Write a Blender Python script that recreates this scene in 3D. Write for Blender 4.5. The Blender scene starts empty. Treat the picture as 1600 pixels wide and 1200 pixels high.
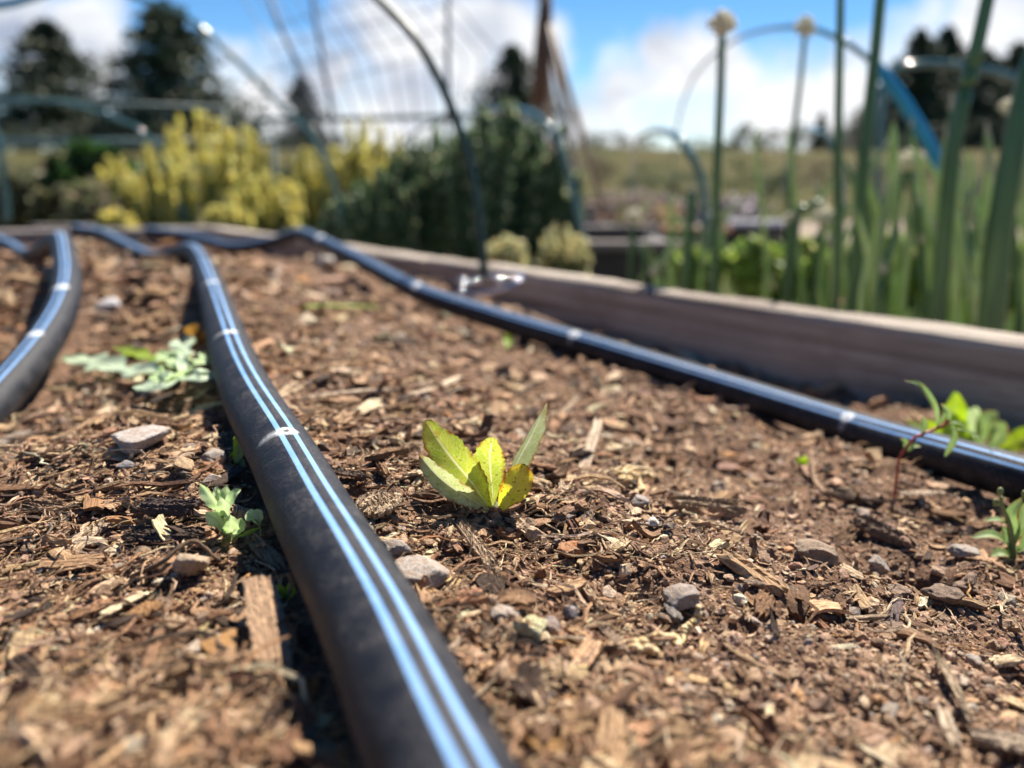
import bpy, math, random
import numpy as np
from mathutils import Vector
R = math.radians
random.seed(7); rng = np.random.default_rng(11)

# ------------------------------------------------------------------ camera
FPX = 1300.0; PITCH = math.atan((600-262)/FPX); CAMZ = 0.080
sc = bpy.context.scene
col = sc.collection
cam_d = bpy.data.cameras.new('camera'); cam = bpy.data.objects.new('camera', cam_d); col.objects.link(cam)
cam.location = (0, 0, CAMZ); cam.rotation_euler = (math.pi/2-PITCH, 0, 0)
cam_d.sensor_width = 36; cam_d.lens = FPX/1600*36
cam_d.clip_start = 0.005; cam_d.clip_end = 3000
cam_d.dof.use_dof = True; cam_d.dof.focus_distance = 0.206; cam_d.dof.aperture_fstop = 8.4
sc.camera = cam
cp, sp = math.cos(PITCH), math.sin(PITCH)
def ray(u, v):
    xr = (u-800)/FPX; yu = (600-v)/FPX
    return np.array([xr, cp+yu*sp, -sp+yu*cp])
def at(u, v, Y):
    d = ray(u, v); k = Y/d[1]
    return Vector((d[0]*k, Y, CAMZ+d[2]*k))

# ------------------------------------------------------------------ light
SUN_EL, SUN_AZ = 54, 28           # azimuth: degrees right of +Y
sd = bpy.data.lights.new('sun', 'SUN'); sd.energy = 5.0; sd.angle = R(0.53); sd.color = (1.0, 0.925, 0.82)
so = bpy.data.objects.new('sun', sd); col.objects.link(so)
sdir = Vector((math.sin(R(SUN_AZ))*math.cos(R(SUN_EL)), math.cos(R(SUN_AZ))*math.cos(R(SUN_EL)), math.sin(R(SUN_EL))))
so.rotation_euler = (-sdir).to_track_quat('-Z', 'Y').to_euler(); so.location = (1, 1, 3)
sc.view_settings.view_transform = 'Standard'; sc.view_settings.look = 'None'
sc.view_settings.exposure = 1.34; sc.view_settings.gamma = 1

# ------------------------------------------------------------------ world
w = bpy.data.worlds.new('World'); sc.world = w; w.use_nodes = True
nt = w.node_tree; nt.nodes.clear()
def N(t, **k):
    n = nt.nodes.new(t)
    for a, b in k.items(): setattr(n, a, b)
    return n
LK = lambda a, b: nt.links.new(a, b)
sky = N('ShaderNodeTexSky', sky_type='NISHITA', sun_disc=False)
sky.sun_elevation = R(SUN_EL); sky.sun_rotation = R(SUN_AZ)
bg = N('ShaderNodeBackground'); bg.inputs[1].default_value = 0.054
hs = N('ShaderNodeHueSaturation'); hs.inputs['Saturation'].default_value = 1.25
sky.dust_density = 0.0; sky.ozone_density = 4.0; sky.air_density = .8
LK(sky.outputs[0], hs.inputs['Color']); LK(hs.outputs[0], bg.inputs[0])
tc = N('ShaderNodeTexCoord')
nz = N('ShaderNodeTexNoise'); nz.inputs['Scale'].default_value = 5.5; nz.inputs['Detail'].default_value = 7; nz.inputs['Roughness'].default_value = .55
LK(tc.outputs['Generated'], nz.inputs['Vector'])
sb = N('ShaderNodeVectorMath', operation='SUBTRACT'); sb.inputs[1].default_value = (.5, .5, .5); LK(nz.outputs['Color'], sb.inputs[0])
sl = N('ShaderNodeVectorMath', operation='SCALE'); sl.inputs[3].default_value = .26; LK(sb.outputs[0], sl.inputs[0])
ad = N('ShaderNodeVectorMath', operation='ADD'); LK(tc.outputs['Generated'], ad.inputs[0]); LK(sl.outputs[0], ad.inputs[1])
# (u, v, radius px) of the cloud bodies that hang over the garden
CL = [(10, 75, 90), (125, 28, 75), (470, 120, 75), (590, 60, 110), (705, 60, 120), (800, 105, 85), (600, 180, 130), (370, 170, 85), (20, 5, 60),
      (1010, 150, 85), (1090, 110, 75), (1200, 170, 120), (1320, 130, 110), (1450, 60, 90), (1570, 70, 100), (930, 190, 80), (450, 215, 120),
      (1020, 215, 110), (800, 210, 120), (1350, 215, 130), (1560, 190, 130)]
last = None
for u, v, r in CL:
    d = Vector(ray(u, v)).normalized()
    dn = N('ShaderNodeVectorMath', operation='DISTANCE'); LK(ad.outputs[0], dn.inputs[0]); dn.inputs[1].default_value = d
    mr = N('ShaderNodeMapRange'); mr.inputs['From Min'].default_value = r/FPX*1.1; mr.inputs['From Max'].default_value = r/FPX*.45
    LK(dn.outputs['Value'], mr.inputs['Value'])
    if last is None: last = mr.outputs[0]
    else:
        mx = N('ShaderNodeMath', operation='MAXIMUM'); LK(last, mx.inputs[0]); LK(mr.outputs[0], mx.inputs[1]); last = mx.outputs[0]
# general cloud cover elsewhere (behind and above)
n2 = N('ShaderNodeTexNoise'); n2.inputs['Scale'].default_value = 2.2; n2.inputs['Detail'].default_value = 6
LK(tc.outputs['Generated'], n2.inputs['Vector'])
m2 = N('ShaderNodeMapRange'); m2.inputs['From Min'].default_value = .66; m2.inputs['From Max'].default_value = .78; LK(n2.outputs['Fac'], m2.inputs['Value'])
sx = N('ShaderNodeSeparateXYZ'); LK(tc.outputs['Generated'], sx.inputs[0])
mz = N('ShaderNodeMapRange'); mz.inputs['From Min'].default_value = .3; mz.inputs['From Max'].default_value = .45; LK(sx.outputs['Z'], mz.inputs['Value'])
mm = N('ShaderNodeMath', operation='MULTIPLY'); LK(m2.outputs[0], mm.inputs[0]); LK(mz.outputs[0], mm.inputs[1])
mx = N('ShaderNodeMath', operation='MAXIMUM'); LK(last, mx.inputs[0]); LK(mm.outputs[0], mx.inputs[1])
n3 = N('ShaderNodeTexNoise'); n3.inputs['Scale'].default_value = 7; n3.inputs['Detail'].default_value = 5
mp = N('ShaderNodeMapping'); mp.inputs['Location'].default_value = (3, 1, .04); mp.inputs['Scale'].default_value = (1, 1, 1.8)
LK(tc.outputs['Generated'], mp.inputs[0]); LK(mp.outputs[0], n3.inputs['Vector'])
cr = N('ShaderNodeValToRGB'); cr.color_ramp.elements[0].position = .30; cr.color_ramp.elements[0].color = (.38, .44, .57, 1)
cr.color_ramp.elements[1].position = .54; cr.color_ramp.elements[1].color = (.95, .96, .98, 1); LK(n3.outputs['Fac'], cr.inputs[0])
bc = N('ShaderNodeBackground'); bc.inputs[1].default_value = .45; LK(cr.outputs[0], bc.inputs[0])
ms = N('ShaderNodeMixShader'); LK(mx.outputs[0], ms.inputs[0]); LK(bg.outputs[0], ms.inputs[1]); LK(bc.outputs[0], ms.inputs[2])
wo = N('ShaderNodeOutputWorld'); LK(ms.outputs[0], wo.inputs[0])

# ------------------------------------------------------------------ noise + soil height
def _h(ix, iy, s):
    n = (ix.astype(np.int64)*374761393 + iy.astype(np.int64)*668265263 + s*1442695041) & 0xffffffff
    n = ((n ^ (n >> 13))*1274126177) & 0xffffffff
    n = (n ^ (n >> 16)) & 0xffffff
    return n/float(0xffffff)
def vn(x, y, s=0):
    x = np.asarray(x, float); y = np.asarray(y, float)
    ix = np.floor(x); iy = np.floor(y); fx = x-ix; fy = y-iy
    fx = fx*fx*(3-2*fx); fy = fy*fy*(3-2*fy)
    a = _h(ix, iy, s); b = _h(ix+1, iy, s); c = _h(ix, iy+1, s); d = _h(ix+1, iy+1, s)
    return (a+(b-a)*fx)*(1-fy)+(c+(d-c)*fx)*fy-.5
def sstep(t): t = np.clip(t, 0, 1); return t*t*(3-2*t)
def base_z(x, y):
    x = np.asarray(x, float); y = np.asarray(y, float)
    s = .9*x+.43*y-.045
    z = -.031*sstep(s/.19) - .026*sstep((s-.21)/.12)
    z = z + .006*sstep((.20-y)/.08)*sstep((-s-.012)/.02)
    z = np.minimum(z, -.036*sstep((y-.62)/.6))
    z = z - .022*sstep((-x-.11)/.13)*sstep((.62-y)/.2)
    z = z - .004 + .010*sstep((.16-y)/.16)*sstep(-x/.06) 
    return z
PITS = []      # x, y, radius, depth
def soil(x, y, fine=True):
    z = base_z(x, y)
    z = z + .010*vn(np.asarray(x)/.075, np.asarray(y)/.075, 1) + .0065*vn(np.asarray(x)/.024, np.asarray(y)/.024, 2)
    z = z + .0046*vn(np.asarray(x)/.008, np.asarray(y)/.008, 3)
    if fine:
        z = z + .0016*vn(np.asarray(x)/.0032, np.asarray(y)/.0032, 4) + .0008*vn(np.asarray(x)/.0014, np.asarray(y)/.0014, 5)
    for px, py, r, d in PITS:
        z = z - d*np.exp(-((np.asarray(x)-px)**2+(np.asarray(y)-py)**2)/(r*r))
    return z
def ground(u, v, lift=0.0):
    d = ray(u, v); Y = .2
    for _ in range(60):
        x = d[0]/d[1]*Y
        z = float(base_z(x, Y)) + lift
        Yn = (z-CAMZ)/d[2]*d[1] if d[2] < -1e-4 else 3
        Y = Y*.5+Yn*.5
    return Vector((d[0]/d[1]*Y, Y, z))
def on_soil(u, v):
    p = ground(u, v); 
    # refine with the full relief
    d = ray(u, v); Y = p.y
    for _ in range(25):
        x = d[0]/d[1]*Y; z = float(soil(x, Y, False)); Yn = (z-CAMZ)/d[2]*d[1]; Y = Y*.7+Yn*.3
    return Vector((x, Y, z))
g = ground(1440, 905); PITS.append((g.x, g.y, .0088, .022))
g = ground(1345, 925); PITS.append((g.x, g.y-.002, .004, .003))
g = ground(785, 850); PITS.append((g.x, g.y, .004, .003))

# ------------------------------------------------------------------ helpers
def tag(o, label=None, cat=None, group=None, kind=None):
    for k, v in (('label', label), ('category', cat), ('group', group), ('kind', kind)):
        if v: o[k] = v
    return o
def empty(name, loc):
    o = bpy.data.objects.new(name, None); col.objects.link(o); o.location = loc; o.empty_display_size = .01
    bpy.context.view_layer.update() if False else None
    return o
def mesh_np(name, V, T, mat, parent=None, pc=None, lc=None, uv=None, smooth=False, extra=None):
    """V (n,3), T (m,3) or (m,4)"""
    V = np.ascontiguousarray(V, np.float32); T = np.ascontiguousarray(T, np.int32)
    if parent is not None:
        V = V - np.array(parent_origin(parent), np.float32)
    me = bpy.data.meshes.new(name); k = T.shape[1]
    me.vertices.add(len(V)); me.vertices.foreach_set('co', V.ravel())
    me.loops.add(T.size); me.loops.foreach_set('vertex_index', T.ravel())
    me.polygons.add(len(T)); me.polygons.foreach_set('loop_start', np.arange(0, T.size, k, dtype=np.int32))
    me.polygons.foreach_set('use_smooth', np.full(len(T), smooth))
    me.update(calc_edges=True)
    if pc is not None:
        a = me.attributes.new('pc', 'FLOAT_VECTOR', 'POINT'); a.data.foreach_set('vector', np.ascontiguousarray(pc, np.float32).ravel())
    if lc is not None:
        a = me.attributes.new('lc', 'FLOAT_VECTOR', 'POINT'); a.data.foreach_set('vector', np.ascontiguousarray(lc, np.float32).ravel())
    if extra is not None:
        a = me.attributes.new('ex', 'FLOAT', 'POINT'); a.data.foreach_set('value', np.ascontiguousarray(extra, np.float32))
    if uv is not None:
        a = me.attributes.new('st', 'FLOAT_VECTOR', 'POINT')
        a.data.foreach_set('vector', np.ascontiguousarray(np.c_[uv, np.zeros(len(uv))], np.float32).ravel())
    me.materials.append(mat)
    o = bpy.data.objects.new(name, me); col.objects.link(o)
    if parent is not None: o.parent = parent
    return o
def parent_origin(p):
    loc = Vector(p.location)
    q = p.parent
    while q is not None: loc = loc + q.location; q = q.parent
    return loc
def catmull(P, n):
    P = [np.array(p, float) for p in P]; P = [2*P[0]-P[1]]+P+[2*P[-1]-P[-2]]; out = []
    for i in range(1, len(P)-2):
        a, b, c, d = P[i-1:i+3]
        for k in range(n):
            t = k/n
            out.append(.5*((2*b)+(-a+c)*t+(2*a-5*b+4*c-d)*t*t+(-a+3*b-3*c+d)*t**3))
    out.append(P[-2]); return np.array(out)
def resample(P, step):
    d = np.r_[0, np.cumsum(np.linalg.norm(np.diff(P, axis=0), axis=1))]
    n = max(3, int(d[-1]/step)); s = np.linspace(0, d[-1], n)
    return np.stack([np.interp(s, d, P[:, i]) for i in range(3)], 1), s
def tube_arr(P, r, ns=8, closed=True, flat=1.0, up=(0, 0, 1)):
    """P (n,3) r scalar or (n,), returns V, Q, (angle, len)"""
    P = np.asarray(P, float); n = len(P); r = np.broadcast_to(np.asarray(r, float), (n,))
    t = np.gradient(P, axis=0); t /= np.linalg.norm(t, axis=1)[:, None]+1e-12
    up = np.array(up, float)
    s = np.cross(t, up); l = np.linalg.norm(s, axis=1)
    bad = l < .15
    s[bad] = np.cross(t[bad], np.array([0, 1.0, .1])); s /= np.linalg.norm(s, axis=1)[:, None]
    for i in range(1, n):
        if np.dot(s[i], s[i-1]) < 0: s[i] = -s[i]
    b = np.cross(s, t)
    a = np.linspace(0, 2*np.pi, ns, endpoint=False)
    V = P[:, None]+r[:, None, None]*(np.sin(a)[None, :, None]*s[:, None]+flat*np.cos(a)[None, :, None]*b[:, None])
    L = np.r_[0, np.cumsum(np.linalg.norm(np.diff(P, axis=0), axis=1))]
    uv = np.stack([np.broadcast_to(np.where(a > np.pi, a-2*np.pi, a), (n, ns)), np.broadcast_to(L[:, None], (n, ns))], 2).reshape(-1, 2)
    i = np.arange(n-1)[:, None]; j = np.arange(ns)[None]; j2 = (j+1) % ns
    Q = np.stack([i*ns+j, (i+1)*ns+j, (i+1)*ns+j2, i*ns+j2], 2).reshape(-1, 4)
    V = V.reshape(-1, 3)
    if closed:
        c0 = len(V); V = np.vstack([V, P[0], P[-1]]); uv = np.vstack([uv, [0, 0], [0, L[-1]]])
        j = np.arange(ns); j2 = (j+1) % ns; z = np.zeros(ns, int)
        Q = np.vstack([Q, np.stack([z+c0, j, j2, j2], 1), np.stack([z+c0+1, (n-1)*ns+j2, (n-1)*ns+j, (n-1)*ns+j], 1)])
    T = np.vstack([Q[:, [0, 1, 2]], Q[:, [0, 2, 3]]]); T = T[(T[:, 0] != T[:, 1]) & (T[:, 1] != T[:, 2]) & (T[:, 0] != T[:, 2])]
    return V, T, uv
class Pile:
    def __init__(s): s.V = []; s.T = []; s.C = []; s.L = []; s.U = []; s.n = 0
    def add(s, V, T, c=(.5, .5, .5), L=None, uv=None):
        s.V.append(V); s.T.append(T+s.n); s.n += len(V)
        s.C.append(np.broadcast_to(np.asarray(c, float), (len(V), 3)))
        s.L.append(V*1000 if L is None else L)
        s.U.append(np.zeros((len(V), 2)) if uv is None else uv)
    def build(s, name, mat, parent=None, smooth=False):
        return mesh_np(name, np.vstack(s.V), np.vstack(s.T), mat, parent, np.vstack(s.C), np.vstack(s.L), np.vstack(s.U), smooth)

# ------------------------------------------------------------------ materials
def mat(name):
    m = bpy.data.materials.new(name); m.use_nodes = True; t = m.node_tree
    return m, t, t.nodes['Principled BSDF'], t.nodes['Material Output']
def nn(t, typ, **k):
    n = t.nodes.new(typ)
    for a, b in k.items(): setattr(n, a, b)
    return n
def attr(t, name):
    n = nn(t, 'ShaderNodeAttribute'); n.attribute_name = name; return n
def mixc(t, fac, a, b, mode='MIX'):
    n = nn(t, 'ShaderNodeMix', data_type='RGBA', blend_type=mode)
    for s, v in ((0, fac), (6, a), (7, b)):
        if hasattr(v, 'links'): t.links.new(v, n.inputs[s])
        elif s == 0: n.inputs[s].default_value = v
        else: n.inputs[s].default_value = (*v, 1) if len(v) == 3 else v
    return n.outputs[2]
def mth(t, op, a, b=None, c=None, clamp=False):
    n = nn(t, 'ShaderNodeMath', operation=op, use_clamp=clamp)
    for i, v in enumerate((a, b, c)):
        if v is None: continue
        if hasattr(v, 'links'): t.links.new(v, n.inputs[i])
        else: n.inputs[i].default_value = v
    return n.outputs[0]
def noise(t, vec, scale, detail=4, rough=.5, out='Fac'):
    n = nn(t, 'ShaderNodeTexNoise'); n.inputs['Scale'].default_value = scale; n.inputs['Detail'].default_value = detail; n.inputs['Roughness'].default_value = rough
    if vec is not None: t.links.new(vec, n.inputs['Vector'])
    return n.outputs[out]
def mapv(t, vec, sc_=(1, 1, 1), loc=(0, 0, 0)):
    n = nn(t, 'ShaderNodeMapping'); n.inputs['Scale'].default_value = sc_; n.inputs['Location'].default_value = loc; t.links.new(vec, n.inputs[0]); return n.outputs[0]
def mrange(t, v, a, b, c=0, d=1, smooth=False):
    n = nn(t, 'ShaderNodeMapRange'); n.interpolation_type = 'SMOOTHSTEP' if smooth else 'LINEAR'
    t.links.new(v, n.inputs['Value'])
    for i, x in zip((1, 2, 3, 4), (a, b, c, d)): n.inputs[i].default_value = x
    return n.outputs[0]
def bump(t, h, dist, strength=1.0):
    n = nn(t, 'ShaderNodeBump'); n.inputs['Distance'].default_value = dist; n.inputs['Strength'].default_value = strength
    t.links.new(h, n.inputs['Height']); return n.outputs[0]
def objco(t): return nn(t, 'ShaderNodeTexCoord').outputs['Object']

def m_soil():
    m, t, b, o = mat('soil'); L = t.links.new; co = objco(t)
    n1 = noise(t, co, 60, 5, .6); n2_ = noise(t, co, 420, 6, .65); n3_ = noise(t, co, 1600, 4, .6)
    c = mixc(t, mrange(t, n1, .35, .65), (.175, .094, .052), (.31, .18, .105))
    c = mixc(t, mrange(t, n2_, .38, .64), (.085, .050, .033), c)
    c = mixc(t, mrange(t, n3_, .55, .75, 0, .7), c, (.34, .24, .16))
    L(c, b.inputs['Base Color']); b.inputs['Roughness'].default_value = .95
    h = mth(t, 'ADD', mth(t, 'MULTIPLY', n2_, .7), mth(t, 'MULTIPLY', n3_, .35))
    L(bump(t, h, .0022), b.inputs['Normal']); b.inputs['Specular IOR Level'].default_value = .25
    return m
def m_wood():
    m, t, b, o = mat('wood_debris'); L = t.links.new
    pc = attr(t, 'pc').outputs['Color']; lc = attr(t, 'lc').outputs['Vector']
    g1 = noise(t, mapv(t, lc, (.12, 2.2, 2.2)), 1.0, 5, .65); g2 = noise(t, mapv(t, lc, (.5, .6, .6)), 1.0, 4, .6)
    g3 = noise(t, mapv(t, lc, (.35, 6, 6)), 1.0, 3, .6)
    d = mixc(t, 1.0, pc, mixc(t, mrange(t, g1, .34, .62), (.38, .33, .30), (1.15, 1.12, 1.08)), 'MULTIPLY')
    d = mixc(t, mrange(t, g2, .45, .75, 0, .55), d, (.16, .105, .07))
    d = mixc(t, mrange(t, g3, .6, .75, 0, .5), d, (.05, .032, .022))
    L(d, b.inputs['Base Color']); b.inputs['Roughness'].default_value = .85; b.inputs['Specular IOR Level'].default_value = .3
    h = mth(t, 'ADD', g1, mth(t, 'MULTIPLY', g3, .5))
    L(bump(t, h, .0009), b.inputs['Normal']); return m
def m_stone():
    m, t, b, o = mat('stone_debris'); L = t.links.new
    pc = attr(t, 'pc').outputs['Color']; lc = attr(t, 'lc').outputs['Vector']
    g1 = noise(t, lc, .9, 6, .7); g2 = noise(t, lc, 3.5, 3, .6)
    d = mixc(t, 1.0, pc, mixc(t, mrange(t, g1, .35, .65), (.6, .57, .54), (1.2, 1.2, 1.2)), 'MULTIPLY')
    d = mixc(t, mrange(t, g2, .56, .7, 0, .5), d, (.10, .07, .05))
    d = mixc(t, mrange(t, noise(t, lc, .5, 5, .7), .42, .60, 0, .65), d, (.34, .225, .145))
    L(d, b.inputs['Base Color']); b.inputs['Roughness'].default_value = .8
    L(bump(t, mth(t, 'ADD', g1, mth(t, 'MULTIPLY', g2, .4)), .0008), b.inputs['Normal']); return m
def m_hose():
    m, t, b, o = mat('hose_plastic'); L = t.links.new
    st = attr(t, 'st').outputs['Vector']; ex = attr(t, 'ex').outputs['Fac']
    s = nn(t, 'ShaderNodeSeparateXYZ'); L(st, s.inputs[0]); a, l = s.outputs[0], s.outputs[1]
    wob = mth(t, 'MULTIPLY', mth(t, 'SUBTRACT', noise(t, mapv(t, st, (0, 40, 0)), 1, 2), .5), .02)
    a = mth(t, 'ADD', a, wob)
    def stripe(c0, hw):
        return mrange(t, mth(t, 'ABSOLUTE', mth(t, 'SUBTRACT', a, c0)), hw, hw*.72)
    sm = mth(t, 'MAXIMUM', stripe(-.20, .085), stripe(.20, .085))
    co = objco(t); sp1 = noise(t, co, 900, 3, .7); sp2 = noise(t, mapv(t, co, (1, 1, 1)), 130, 5, .65)
    sp3 = noise(t, co, 2600, 2, .6)
    base = mixc(t, mrange(t, sp2, .35, .7), (.0040, .0048, .0085), (.0105, .0118, .0175))
    stp = mixc(t, mrange(t, sp2, .3, .7), (.13, .275, .52), (.19, .35, .60))
    c = mixc(t, sm, base, stp)
    dust = mth(t, 'MULTIPLY', mrange(t, sp2, .42, .72), mrange(t, sp1, .44, .66, 0, .24))
    spk = mrange(t, sp3, .72, .78, 0, .4)
    c = mixc(t, mth(t, 'MAXIMUM', dust, spk), c, (.30, .26, .23))
    edge = mrange(t, noise(t, co, 700, 5, .8), .36, .50, .15, 1)
    wm = mth(t, 'MULTIPLY', mrange(t, ex, .35, .8), edge)
    c = mixc(t, wm, c, (.66, .68, .69))
    # dirt clinging low on the sides
    low = mth(t, 'MULTIPLY', mrange(t, mth(t, 'ABSOLUTE', a), 1.5, 2.3), mrange(t, sp1, .4, .6))
    c = mixc(t, mth(t, 'MULTIPLY', low, .35), c, (.13, .085, .055))
    L(c, b.inputs['Base Color'])
    b.inputs['Specular IOR Level'].default_value = .26
    rg = mth(t, 'ADD', mrange(t, sp2, .3, .7, .50, .68), mth(t, 'MULTIPLY', wm, .35))
    L(rg, b.inputs['Roughness'])
    L(bump(t, mth(t, 'ADD', sp1, mth(t, 'MULTIPLY', sp2, .6)), .00025), b.inputs['Normal']); return m
def m_leaf(name, c1, c2, vein=(.35, .42, .18), trans=.5, edge=None, spots=.0, back=None, rough=.55, vs=11):
    m, t, b, o = mat(name); L = t.links.new
    st = attr(t, 'st').outputs['Vector']; s = nn(t, 'ShaderNodeSeparateXYZ'); L(st, s.inputs[0]); x, y = s.outputs[0], s.outputs[1]
    ax = mth(t, 'ABSOLUTE', x); co = objco(t)
    n = noise(t, co, 260, 4, .6)
    c = mixc(t, mrange(t, n, .35, .65), c1, c2)
    # side veins
    ph = mth(t, 'SUBTRACT', mth(t, 'MULTIPLY', y, vs), mth(t, 'MULTIPLY', ax, 2.2))
    ph = mth(t, 'ADD', ph, mth(t, 'MULTIPLY', noise(t, st, 6, 2), .8))
    vv = mth(t, 'ABSOLUTE', mth(t, 'SUBTRACT', mth(t, 'FRACT', ph), .5))
    sv = mrange(t, vv, .07, .0, 0, .55)
    vo = nn(t, 'ShaderNodeTexVoronoi', feature='DISTANCE_TO_EDGE'); vo.inputs['Scale'].default_value = 1100; L(co, vo.inputs['Vector'])
    net = mrange(t, vo.outputs['Distance'], .08, .0, 0, .28)
    mid = mrange(t, ax, .075, .035)
    c = mixc(t, mth(t, 'MAXIMUM', mth(t, 'MAXIMUM', sv, net), mth(t, 'MULTIPLY', mid, .95)), c, vein)
    if edge:
        e = mth(t, 'MULTIPLY', mrange(t, ax, .74, 1.0), mrange(t, noise(t, co, 330, 3), .40, .56))
        c = mixc(t, e, c, edge)
        tip = mth(t, 'MULTIPLY', mrange(t, y, .80, 1.0), mrange(t, noise(t, co, 240, 3), .4, .62))
        c = mixc(t, mth(t, 'MULTIPLY', tip, .8), c, edge)
    if spots:
        c = mixc(t, mrange(t, noise(t, co, 1000, 1), .66, .71, 0, spots), c, (.10, .03, .012))
        c = mixc(t, mrange(t, noise(t, co, 190, 2), .60, .72, 0, spots), c, (.30, .14, .03))
    L(c, b.inputs['Base Color']); b.inputs['Roughness'].default_value = rough; b.inputs['Specular IOR Level'].default_value = .35
    tr = nn(t, 'ShaderNodeBsdfTranslucent'); sat = nn(t, 'ShaderNodeHueSaturation'); sat.inputs['Saturation'].default_value = 1.12; sat.inputs['Value'].default_value = 1.35
    L(c, sat.inputs['Color']); L(sat.outputs[0], tr.inputs[0])
    h = mth(t, 'ADD', mth(t, 'MAXIMUM', sv, mid), mth(t, 'MULTIPLY', n, .8))
    bn = bump(t, h, .0004); L(bn, b.inputs['Normal'])
    mi = nn(t, 'ShaderNodeMixShader'); mi.inputs[0].default_value = trans
    L(b.outputs[0], mi.inputs[1]); L(tr.outputs[0], mi.inputs[2]); L(mi.outputs[0], o.inputs[0]); return m
def m_plain(name, c1, c2, scale=40, rough=.7, trans=0, bmp=.0, detail=4, stretch=(1, 1, 1), metal=0):
    m, t, b, o = mat(name)
    if rough > .9: b.inputs['Specular IOR Level'].default_value = .05
    L = t.links.new; co = mapv(t, objco(t), stretch)
    n = noise(t, co, scale, detail, .6)
    c = mixc(t, mrange(t, n, .35, .65), c1, c2); L(c, b.inputs['Base Color']); b.inputs['Roughness'].default_value = rough; b.inputs['Metallic'].default_value = metal
    if bmp: L(bump(t, n, bmp), b.inputs['Normal'])
    if trans:
        tr = nn(t, 'ShaderNodeBsdfTranslucent'); L(c, tr.inputs[0]); mi = nn(t, 'ShaderNodeMixShader'); mi.inputs[0].default_value = trans
        L(b.outputs[0], mi.inputs[1]); L(tr.outputs[0], mi.inputs[2]); L(mi.outputs[0], o.inputs[0])
    return m
def m_pc(name, rough=.6, trans=.4):
    m, t, b, o = mat(name); L = t.links.new; pc = attr(t, 'pc').outputs['Color']
    n = noise(t, objco(t), 90, 3)
    c = mixc(t, 1, pc, mixc(t, mrange(t, n, .3, .7), (.8, .8, .8), (1.15, 1.15, 1.15)), 'MULTIPLY'); L(c, b.inputs['Base Color']); b.inputs['Roughness'].default_value = rough
    if trans:
        tr = nn(t, 'ShaderNodeBsdfTranslucent'); L(c, tr.inputs[0]); mi = nn(t, 'ShaderNodeMixShader'); mi.inputs[0].default_value = trans
        L(b.outputs[0], mi.inputs[1]); L(tr.outputs[0], mi.inputs[2]); L(mi.outputs[0], o.inputs[0])
    return m
def m_board(name, c1, c2, stain):
    m, t, b, o = mat(name); L = t.links.new; lc = attr(t, 'lc').outputs['Vector']
    g = noise(t, mapv(t, lc, (.004, .12, .12)), 1, 6, .65); g2 = noise(t, mapv(t, lc, (.02, .03, .03)), 1, 4, .6)
    g3 = noise(t, mapv(t, lc, (.02, .9, .9)), 1, 3, .6)
    c = mixc(t, mrange(t, g, .35, .65), c1, c2); c = mixc(t, mrange(t, g2, .5, .8, 0, .6), c, stain)
    c = mixc(t, mrange(t, g3, .62, .72, 0, .6), c, (.04, .03, .025))
    L(c, b.inputs['Base Color']); b.inputs['Roughness'].default_value = .85; L(bump(t, mth(t, 'ADD', g, g3), .0012), b.inputs['Normal']); return m

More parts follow.
